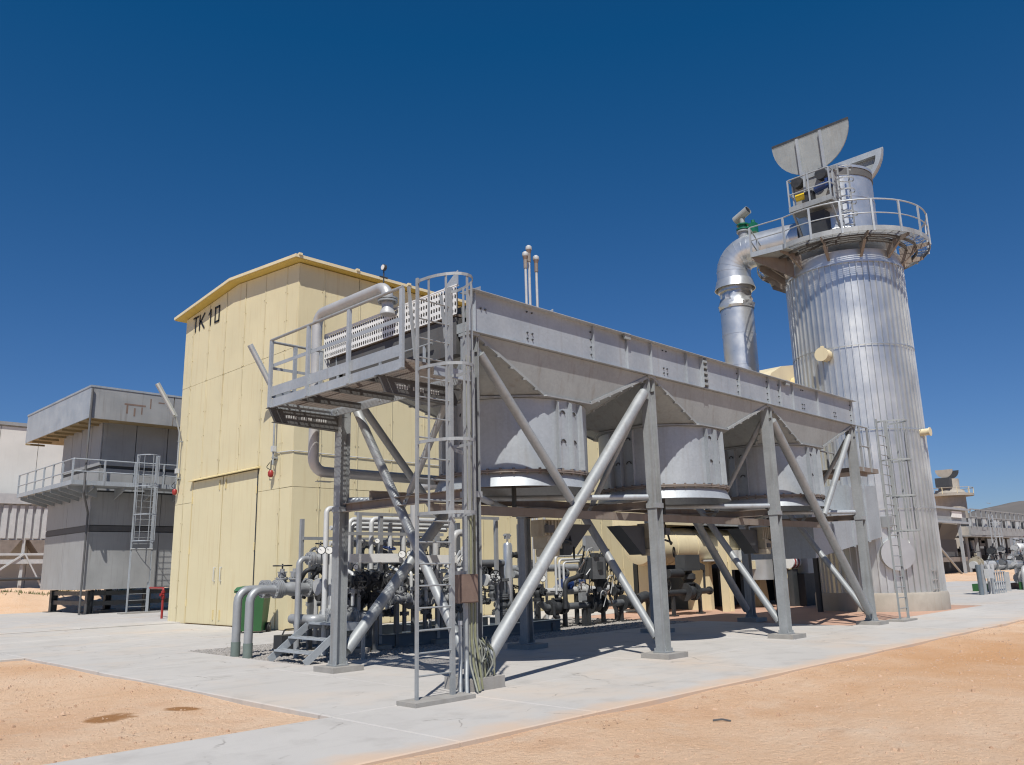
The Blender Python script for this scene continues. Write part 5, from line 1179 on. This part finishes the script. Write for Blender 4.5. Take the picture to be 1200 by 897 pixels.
# mushroom capped vents rising above the cooler
for k, (x, y, zt, lab) in enumerate(((9.31,7.6,11.2,'left one of three thin mushroom capped vent pipes above the cooler'),(9.56,7.68,11.5,'tallest, middle one of three thin mushroom capped vent pipes above the cooler'),(9.80,7.6,11.2,'right, lowest of three thin mushroom capped vent pipes above the cooler'))):
    t = thing('vent_pipe', lab, 'vent pipe', (x, y, 0), 'mushroom capped vent pipes')
    a = MB(); a.tube((x,y,-.02), (x,y,zt), .042, 12); a.build('pipe', M['pipe_lt'], t)
    a = MB(); a.tube((x,y,zt-.42), (x,y,zt-.06), .062, 12); a.build('sleeve', M['galv_brown'], t)
    a = MB(); a.lathe([(.085,zt-.02),(.105,zt+.02),(.095,zt+.09),(.05,zt+.13)], (x,y,0), n=16); cp = a.build('cap', M['pale'], t)
    a = MB(); a.lathe([(.06,zt-.14),(.088,zt-.02)], (x,y,0), n=16); a.build('cap_neck', M['rust'], cp)
    a = MB(); a.bar((x-.1,y-.055,9.3), (x+.11,y-.055,9.3), .03, .06); a.build('clamp', M['rust'], t)

# wheelie bin
bn = thing('wheelie_bin', 'green two wheeled rubbish bin standing by the cream enclosure door', 'bin', (3.85, 13.75, 0))
c = V((3.85, 13.75, 0))
def bp(u, v, z): return c+V((.7,-.7,0))*(u*1.0)+V((.7,.7,0))*(v*.95)+V((0,0,z*.97))
a = MB(); a.hexa([bp(-.34,-.26,.06),bp(.34,-.26,.06),bp(.34,.3,.06),bp(-.34,.3,.06),bp(-.42,-.36,1.22),bp(.42,-.36,1.22),bp(.42,.38,1.22),bp(-.42,.38,1.22)]); a.build('body', M['green'], bn)
a = MB(); a.hexa([bp(-.45,-.40,1.17),bp(.45,-.40,1.17),bp(.45,.41,1.17),bp(-.45,.41,1.17),bp(-.45,-.40,1.225),bp(.45,-.40,1.225),bp(.45,.41,1.225),bp(-.45,.41,1.225)]); a.build('rim', M['green'], bn)
a = MB(); a.hexa([bp(-.46,-.43,1.23),bp(.46,-.43,1.23),bp(.46,.44,1.23),bp(-.46,.44,1.23),bp(-.40,-.33,1.33),bp(.40,-.33,1.33),bp(.42,.44,1.36),bp(-.42,.44,1.36)]); a.build('lid', M['green_lid'], bn)
for u in (.36,):
    a = MB(); a.tube(bp(.37,.22,.14), bp(.46,.22,.14), .14, 18); w_ = a.build('wheel', M['rubber'], bn)
    a = MB(); a.tube(bp(.461,.22,.14), bp(.475,.22,.14), .08, 14); a.build('hub', M['dark'], w_)
    a = MB(); a.tube(bp(-.37,.22,.14), bp(-.46,.22,.14), .14, 18); a.build('wheel', M['rubber'], bn)
a = MB(); a.pipe([bp(-.3,.4,1.28),bp(-.3,.5,1.28),bp(.3,.5,1.28),bp(.3,.4,1.28)], .02, .05, 8); a.build('handle', M['green'], bn)

# red hydrant pipe by the left corner
hy = thing('red_standpipe', 'red water standpipe with a horizontal arm at the left corner of the enclosure', 'standpipe', (5.47, 24, 0))
run(hy, [(5.47,24,.0),(5.47,24,1.2),(5.75,26,1.2)], .045, 'red', .1)
valve(hy, (5.47,24,.95), (0,0,1), .045, .16, 'red', False, (-1,-.4,0), .07, .1, 6, 'red')

# ------------------------------------------------------------------ second cooler tower on the left
tw = thing('filter_tower', 'grey panelled intake tower with overhanging hood and railed walkway on the left', 'tower', (6, 33, 0))
TX, TY, TX1, TY1 = 5.1, 31.9, 11.6, 38.2
def wall(nx, z0, z1, x0, x1, y0, y1, m):
    dx = (x1-x0)/nx
    for i in range(nx):
        a = MB(); a.box(x0+i*dx+.012, x0+(i+1)*dx-.012, y0, y0+.05, z0+.012, z1-.012); a.build('wall_panel', M[m], tw)
        a = MB(); yy = (y1-y0)/nx; a.box(x0, x0+.05, y0+.06+i*yy*.99, y0+(i+1)*yy*.99+.035, z0+.012, z1-.012); a.build('wall_panel', M[m], tw)
a = MB(); a.box(TX+.04, TX1, TY+.04, TY1, 1.15, 5.65); a.build('lower_core', M['dark'], tw)
wall(2, 1.12, 3.75, TX, TX1, TY, TY1, 'clad_grey'); wall(2, 4.05, 5.6, TX, TX1, TY, TY1, 'clad_grey')
a = MB(); a.box(TX+.01, TX1, TY+.01, TY1, 3.78, 4.02); a.build('waist_band', M['steel_dk'], tw)
a = MB(); a.box(TX+.45, TX1, TY+.45, TY1-.4, 5.65, 9.0); a.build('upper_core', M['dark'], tw)
for i in range(4):
    x0 = TX+.42+i*1.55
    a = MB(); a.box(x0+.02, x0+1.53, TY+.38, TY+.44, 6.9, 9.0); a.build('wall_panel', M['clad_grey'], tw)
    a = MB(); a.box(x0+.02, x0+1.53, TY+.38, TY+.44, 5.7, 6.75); a.build('wall_panel', M['clad_grey'], tw)
    y0 = TY+.45+i*1.4
    a = MB(); a.box(TX+.38, TX+.44, y0+.02, y0+1.38, 5.7, 6.75); a.build('wall_panel', M['clad_grey'], tw)
    a = MB(); a.box(TX+.38, TX+.44, y0+.02, y0+1.38, 6.9, 9.0); a.build('wall_panel', M['clad_grey'], tw)
# hood
HX0, HY0, HX1, HY1 = 4.45, 31.2, 12.3, 41.0
a = MB(); a.box(HX0+.06, HX1, HY0+.06, HY1, 8.95, 9.0); a.build('hood_soffit', M['brown_soffit'], tw)
for i in range(9):
    a = MB(); y = HY0+.5+i*1.2; a.bar((HX0+.1,y,8.9), (TX+.4,y,8.9), .06, .1); a.build('soffit_rib', M['brown_soffit'], tw)
a = MB(); a.box(HX0, HX0+.05, HY0, HY1, 8.92, 10.38); a.build('hood_panel', M['galv_new'], tw)
for x0, x1 in ((HX0+.06,8.35),(8.4,HX1)):
    a = MB(); a.box(x0, x1, HY0, HY0+.05, 8.92, 10.38); a.build('hood_panel', M['clad_grey'], tw)
a = MB(); a.box(HX0-.03, HX1, HY0-.03, HY1, 10.38, 10.47); a.build('hood_cap', M['galv_new'], tw)
# stains of peeled paint on the hood
for x, z, wd, ht in ((6.0,9.75,1.0,.08),(6.1,9.5,.08,.4),(6.45,9.4,.08,.4),(6.8,9.5,.06,.35),(7.2,9.9,.06,.5),(7.6,10.0,.3,.06)):
    a = MB(); a.box(x, x+wd, HY0-.006, HY0-.001, z-ht/2, z+ht/2); a.build('paint_stain', M['rust'], tw)
# walkway round it
wx0, wy0, wy1, wz_ = 3.8, 30.6, 38.9, 5.75
a = MB(); a.box(wx0, TX, wy0, wy1, wz_, wz_+.06); a.build('walkway_deck', M['galv'], tw)
a = MB(); a.box(TX, 12, wy0, TY, wz_, wz_+.06); a.build('walkway_deck', M['galv'], tw)
for p0, p1 in (((wx0,wy0),(wx0,wy1)),((wx0,wy0),(12,wy0))):
    a = MB(); a.bar((*p0,wz_+.1), (*p1,wz_+.1), .03, .2); a.build('toe_board', M['galv_new'], tw)
for i in range(7):
    y = wy0+.6+i*1.2; a = MB(); a.prism([(wx0+.05,y,wz_),(TX,y,wz_),(TX,y,wz_-.5),(wx0+.05,y,wz_-.14)], (0,.06,0)); a.build('bracket', M['galv'], tw)
for i in range(6):
    x = wx0+.9+i*1.4; a = MB(); a.prism([(x,wy0+.05,wz_),(x,TY,wz_),(x,TY,wz_-.5),(x,wy0+.05,wz_-.14)], (.06,0,0)); a.build('bracket', M['galv'], tw)
def post(x, y, par, z0, h=1.15, m='galv_new', s_=.07):
    a = MB(); a.bar((x,y,z0), (x,y,z0+h), s_, s_, (1,0,0)); a.build('rail_post', M[m], par)
for i in range(7): post(wx0, wy0+i*1.37, tw, wz_)
for i in (1,2,3,4,5,6): post(wx0+i*1.35, wy0, tw, wz_)
for z in (.6, 1.15):
    a = MB(); a.pipe([(wx0,wy1,wz_+z),(wx0,wy0,wz_+z),(12,wy0,wz_+z)], .03, .05, 8); a.build('rail', M['galv_new'], tw)
a = MB(); a.pipe([(HX0+.05,HY0-.1,10.3),(HX0+.03,HY0-.12,8.6),(wx0+.5,wy0-.12,5.4),(TX-.12,TY-.1,4.6),(TX-.12,TY-.12,.05)], .05, .2, 8); a.build('drain_pipe', M['steel_dk'], tw)
for x, y in ((TX+.5,TY+.6),(8.2,TY+.6),(11,TY+.6),(TX+.5,TY1-.6),(8.2,TY1-.6)):
    a = MB(); a.ibeam((x,y,0), (x,y,1.1), .3, .3, .03, (1,0,0)); a.box(x-.35, x+.35, y-.35, y+.35, -.02, .06); a.build('leg', M['dark'], tw)
for z in (.95, .5):
    a = MB(); a.bar((TX+.5,TY+.6,z), (11,TY+.6,z), .15, .2); a.build('base_frame', M['dark'], tw)
    a = MB(); a.bar((TX+.5,TY+.8,z), (TX+.5,TY1-.6,z), .15, .2); a.build('base_frame', M['dark'], tw)
tl = thing('caged_ladder', 'caged ladder up the front of the left tower to its walkway', 'ladder', (6.95, 30.35, 0))
ladder(tl, (6.95,30.35,.06), (1,0), 7.2, (3.2,4.4,5.7,7.15), .6, stile=.1, m='galv_new', hw=.45)
a = MB(); a.box(6.2, 7.9, 30.1, 30.6, .03, .1); a.build('foot_pad', M['footing'], tl)
a = MB(); a.tube((6.45,30.3,2.9), (7.45,30.3,2.9), .04, 8); a.box(6.52, 7.38, 30.28, 30.31, 1.4, 2.85); a.build('ladder_guard', M['clad_grey'], tl)

# far left clad building with louvred unit on a frame
fb = thing('clad_building', 'pale clad industrial building at the far left edge beyond the tower', 'building', (4, 62, 1.2))
for i in range(9):
    x0 = -8+i*2.6
    a = MB(); a.box(x0+.02, x0+2.58, 60, 60.1, .9, 7.6); a.build('wall_panel', M['clad_pale'], fb)
    a = MB(); a.box(x0+.02, x0+2.58, 60, 60.1, 7.62, 12.8); a.build('wall_panel', M['clad_pale'], fb)
a = MB(); a.box(-8, 15.3, 60.12, 75, .9, 12.9); a.build('core', M['clad_pale'], fb)
a = MB(); a.box(-8.2, 15.5, 59.85, 75.2, 12.9, 13.15); a.build('roof', M['clad_grey'], fb)
lv = thing('louvred_unit', 'louvred white unit on a brown stained frame before the pale building', 'cooler unit', (8, 57, 1.2))
def lp(x, z): return x, 57.5, z
a = MB(); a.box(5.6, 12.6, 57.3, 59.3, 4.4, 7.1); a.build('casing', M['pipe_lt'], lv)
for k in range(12):
    a = MB(); a.box(6.1+k*.52, 6.1+k*.52+.3, 57.15, 57.3, 4.5, 6.8); a.build('louvre', M['pale'], lv)
a = MB(); a.box(5.4, 12.8, 57.0, 59.4, 6.9, 7.6); a.build('top_cover', M['pipe_lt'], lv)
for x in (6.0, 9.2, 12.3):
    a = MB(); a.bar((x,57.4,.8), (x,57.4,4.4), .18, .18, (1,0,0)); a.build('leg', M['pale'], lv)
for x in (6.1, 9.3):
    a = MB(); a.prism([(x+.2,57.2,4.4),(x+2.9,57.2,4.4),(x+2.2,57.2,3.4),(x+.9,57.2,3.4)], (0,1.6,0)); a.build('hopper', M['galv_brown'], lv)
a = MB(); a.bar((5.7,57.2,2.9), (12.5,57.2,2.9), .16, .3); a.bar((5.7,57.2,3.4), (12.5,57.2,3.4), .1, .16); a.build('beam', M['pale'], lv)
a = MB(); a.bar((6.0,57.1,1.0), (9.2,57.1,3.4), .12, .12); a.bar((9.3,57.1,3.4), (10.6,57.1,1.0), .1, .1); a.build('brace', M['pale'], lv)
run(lv, [(5.6,56.8,1.2),(5.6,56.8,2.4),(7.4,56.8,2.4),(7.4,56.8,1.0)], .2, 'pipe', .5)
run(lv, [(5.0,56.6,1.6),(7.2,56.6,1.6)], .22, 'dark')
run(lv, [(7.4,57,1.7),(12.5,57,1.7)], .1, 'dark')

# ------------------------------------------------------------------ distant twin unit on the right
t2 = thing('distant_stack', 'small distant twin of the exhaust stack behind the far cooler on the right', 'stack', (51.4, 9.2, 0))
cx, cy = 51.4, 9.2
a = MB(); a.lathe([(.92,-.05),(.92,5.75),(.96,5.8),(.85,6.0)], (cx,cy,0), n=28); a.build('shell', M['plinth'], t2)
a = MB(); a.lathe([(.8,5.6),(1.42,5.6),(1.42,5.75),(.8,5.75)], (cx,cy,0), n=28, closed=True); a.build('platform_deck', M['plinth'], t2)
for k in range(10):
    u = 2*pi*k/10; post(cx+1.4*cos(u), cy+1.4*sin(u), t2, 5.7, .45, 'cream_light', .04)
a = MB(); a.ring((cx,cy,6.12), (0,0,1), 1.4, .022, 28, 6); a.build('rail', M['plinth'], t2)
a = MB(); a.lathe([(.8,5.75),(.64,6.1),(.64,6.75)], (cx,cy,0), n=24); a.build('upper_barrel', M['plinth'], t2)
a = MB(); a.box(cx-1.0, cx-.5, cy-.4, cy+.5, 6.2, 6.8); a.build('actuator_case', M['dark'], t2)
for dx, m_ in ((-.6,'plinth'),(.6,'dark')):
    pts = [(cx+dx, cy+.55*cos(pi+pi*k/10), 7.36+.55*sin(pi+pi*k/10)) for k in range(11)]
    a = MB(); a.prism(pts, (.06,0,0)); a.build('flap', M[m_], t2)

c2_ = thing('distant_cooler', 'distant second air cooler on legs seen right of the stack foot', 'air cooler', (36, 5, 0))
a = MB(); a.box(29.5, 36.4, 4.0, 4.1, 3.32, 3.86); a.build('side_beam', M['galv'], c2_)
a = MB(); a.box(29.3, 36.6, 3.85, 4.1, 3.86, 3.96); a.build('top_flange', M['galv_new'], c2_)
a = MB(); a.box(29.3, 36.5, 3.9, 4.1, 3.22, 3.32); a.build('bottom_flange', M['galv_new'], c2_)
a = MB(); a.box(34.2, 35.6, 3.93, 3.99, 3.5, 3.8); a.build('nameplate', M['white'], c2_)
for x0 in (29.6, 33.0):
    a = MB(); a.prism([(x0,4.05,3.2),(x0+3.35,4.25,3.2),(x0+2.9,4.5,2.5),(x0+.4,4.5,2.5)], (0,3,0)); a.build('hopper', M['steel_dk'], c2_)  # dark steel paints the shade under the far beam
    a = MB(); a.box(x0+.3, x0+3.1, 4.5, 7.2, 1.7, 2.5); a.build('fan_casing', M['steel_dk'], c2_)  # same painted shade as the hopper above
a = MB(); a.box(29.5, 36.5, 4.2, 7.5, 1.45, 1.66); a.build('fan_beam', M['galv_brown'], c2_)
for x, y in ((35.2,4.0),(30.2,4.0),(35.2,7.4)):
    a = MB(); a.bar((x,y,-.05), (x+(.0),y,3.22), .12, .12, (1,0,0)); a.build('post', M['galv_new'], c2_)
a = MB(); a.tube((31.0,3.9,2.5), (34.6,3.9,.55), .06, 10); a.build('brace', M['galv_new'], c2_)
a = MB(); a.box(29, 36.8, 5.2, 8.3, -.05, 1.44); a.build('dark_block', M['darker'], c2_)  # plain dark block added to paint the shade under the far cooler

w2 = thing('distant_walkway', 'long distant railed pipe walkway with galvanised side sheet at the right edge', 'walkway', (44, 5, 2.5))
a = MB(); a.box(36.9, 56, 4.0, 4.1, 2.72, 3.14); a.build('side_sheet', M['galv'], w2)
a = MB(); a.box(36.9, 56, 4.02, 5.5, 2.64, 2.70); a.build('deck', M['galv'], w2)
for k in range(22):
    a = MB(); a.bar((37.0+k*.85,3.95,3.1), (37.0+k*.85,3.95,3.98), .05, .05, (1,0,0)); a.build('rail_post', M['galv'], w2)
for z in (3.6, 3.98):
    a = MB(); a.bar((36.9,3.92,z), (56,3.92,z), .04, .045); a.build('rail', M['galv'], w2)
for k in range(18):
    a = MB(); a.cbox((37.3+k*1.05,4.4,3.36), (.5,.3,.4)); a.build('header_box', M['pale' if k%2 else 'dark'], w2)
for x in (38.2, 42.5, 47, 52):
    a = MB(); a.ibeam((x,4.2,-.05), (x,4.2,2.62), .12, .12, .02, (1,0,0)); a.build('post', M['galv'], w2)
    a = MB(); a.bar((x,4.15,.3), (x+3.6,4.15,2.8), .07, .07); a.build('brace', M['galv'], w2)
a = MB(); a.box(37.4, 56, 5.4, 7.5, -.05, 2.1); a.build('dark_block', M['dark'], w2)  # plain dark block added to deepen the darkness beneath the walkway
for k in range(40):
    x = r7.uniform(37.5, 55); z = r7.uniform(.2, 2.7); a = MB()
    if k%2: a.tube((x,4.6,-.05), (x,4.6,z+.3), r7.uniform(.05,.12), 8)
    else: a.box(x, x+r7.uniform(.3,1.2), 4.5, 5.3, z-.3, z)
    a.build('plant_piece', M[r7.choice(('galv','dark','pipe','steel_dk'))], w2)
w2l = thing('caged_ladder', 'distant ladder with hoops leaning against the far walkway', 'ladder', (38.2, 3.4, 0))
ladder(w2l, (38.2,3.4,0), (1,0), 3.7, (1.9,2.6,3.3), .3, m='galv_new', stile=.06)
for k, (x, lab) in enumerate(((42.6,'left one of two thick upright silver pipes under the distant walkway'),(44.4,'right one of two thick upright silver pipes under the distant walkway'))):
    t = thing('silver_pipe', lab, 'pipe', (x, 3.6, 0), 'upright silver pipes on the right')
    a = MB(); a.lathe([(.22,-.05),(.22,2.6)], (x,3.6,0), n=16); a.build('pipe', M['alu_smooth'], t)
    fl(t, (x,3.6,1.7), (0,0,1), .36, 'pipe')

p3 = thing('distant_piping', 'distant cluster of lagged silver pipes with a red valve and white vessel at right', 'pipework', (43, 3.8, 0))
run(p3, [(36.2,3.2,1.25),(50,3.2,1.25)], .2, 'alu_smooth', None, 18)
run(p3, [(39.4,2.6,-.05),(39.4,2.6,1.05),(50,2.6,1.05)], .14, 'pipe_lt', .3)
run(p3, [(40.0,3.0,.55),(50,3.0,.55)], .28, 'pipe')
for x in (36.6,38.2,39.7,41.3,43,45): fl(p3, (x,3.2,1.25), (1,0,0), .27, 'pipe_dk', 10)
a = MB(); a.lathe([(.08,0),(.18,.12),(.18,1.7),(.08,1.8)], (40.4,3.0,2.1), (1,0,0), 18); a.build('vessel', M['white'], p3)
valve(p3, (43.4,3.0,1.95), (1,0,0), .17, .7, 'red', True, (0,0,1), .35, .5, 10, 'red')
for k in range(24):
    x = r7.uniform(35.6, 47); y = r7.uniform(2.6, 3.6); z = r7.uniform(1.2, 2.2); valve(p3, (x,y,z), (1,0,0), r7.uniform(.05,.11), .4, r7.choice(('pipe','pipe_lt','darker','pipe_dk')), r7.random() < .5, (0,-.3,1), .16, .3, 6)
for x in (37.5,40,42.5,45,47): support(p3, (x,2.9), .9, .1, 'pipe_lt')
a = MB(); a.box(40.5, 50, 2.4, 3.6, -.06, .3); a.build('skid_base', M['rust'], p3)
valve(p3, (33.6,3.0,1.4), (1,0,0), .13, .5, 'tan_box', True, (0,0,1), .18, .3, 10); valve(p3, (34.6,3.0,1.1), (1,0,0), .13, .5, 'pipe', False, (0,-.5,1), .2, .3, 10)
run(p3, [(33.0,3,1.3),(36,3,1.3)], .16, 'pipe_lt')
for x, m in ((33.0,'blue_grey'),(33.5,'pipe'),(34.4,'pipe_lt'),(35.0,'pipe_lt')): run(p3, [(x,2.8,-.05),(x,2.8,1.3)], .1, m)
a = MB(); a.box(33.4, 34.0, 2.5, 2.7, .7, 1.1); a.build('transmitter', M['pale'], p3)
for k in range(6):
    a = MB(); a.bar((34.2+k*.35,2.6,-.05), (34.2+k*.35,2.6,.95), .05, .05, (1,0,0)); a.build('rail_post', M['galv_new'], p3)
for z in (.5, .95):
    a = MB(); a.bar((34.2,2.57,z), (36.0,2.57,z), .04, .04); a.build('rail', M['galv_new'], p3)
a = MB(); a.box(37.2, 38.0, 3.9, 4.4, -.05, .35); a.build('green_box', M['green'], p3)
a = MB(); a.cbox((39.6,2.8,.15), (.25,.25,.45)); a.build('green_box', M['green'], p3)

# the far unit drawn small above is scaled about the camera to full size
for root in (t2, c2_, w2, w2l):
    k_, off_ = 2.3, V((10.83, 11.92, -2.145)); old = base(root).copy(); done = set()
    new = old*k_+off_; new.z = -.05
    for o in root.children_recursive:
        if o.data in done: o.location = o.location*k_; continue
        done.add(o.data); loc = base(o)
        if o.location.length > 1e-6:
            for v in o.data.vertices: v.co = v.co*k_
            o.location = o.location*k_; o.location.z += off_.z+old.z*k_-new.z; continue
        for v in o.data.vertices:
            p = (v.co+loc)*k_+off_; p.z = max(p.z, -.4); v.co = p-new
    root.location = new
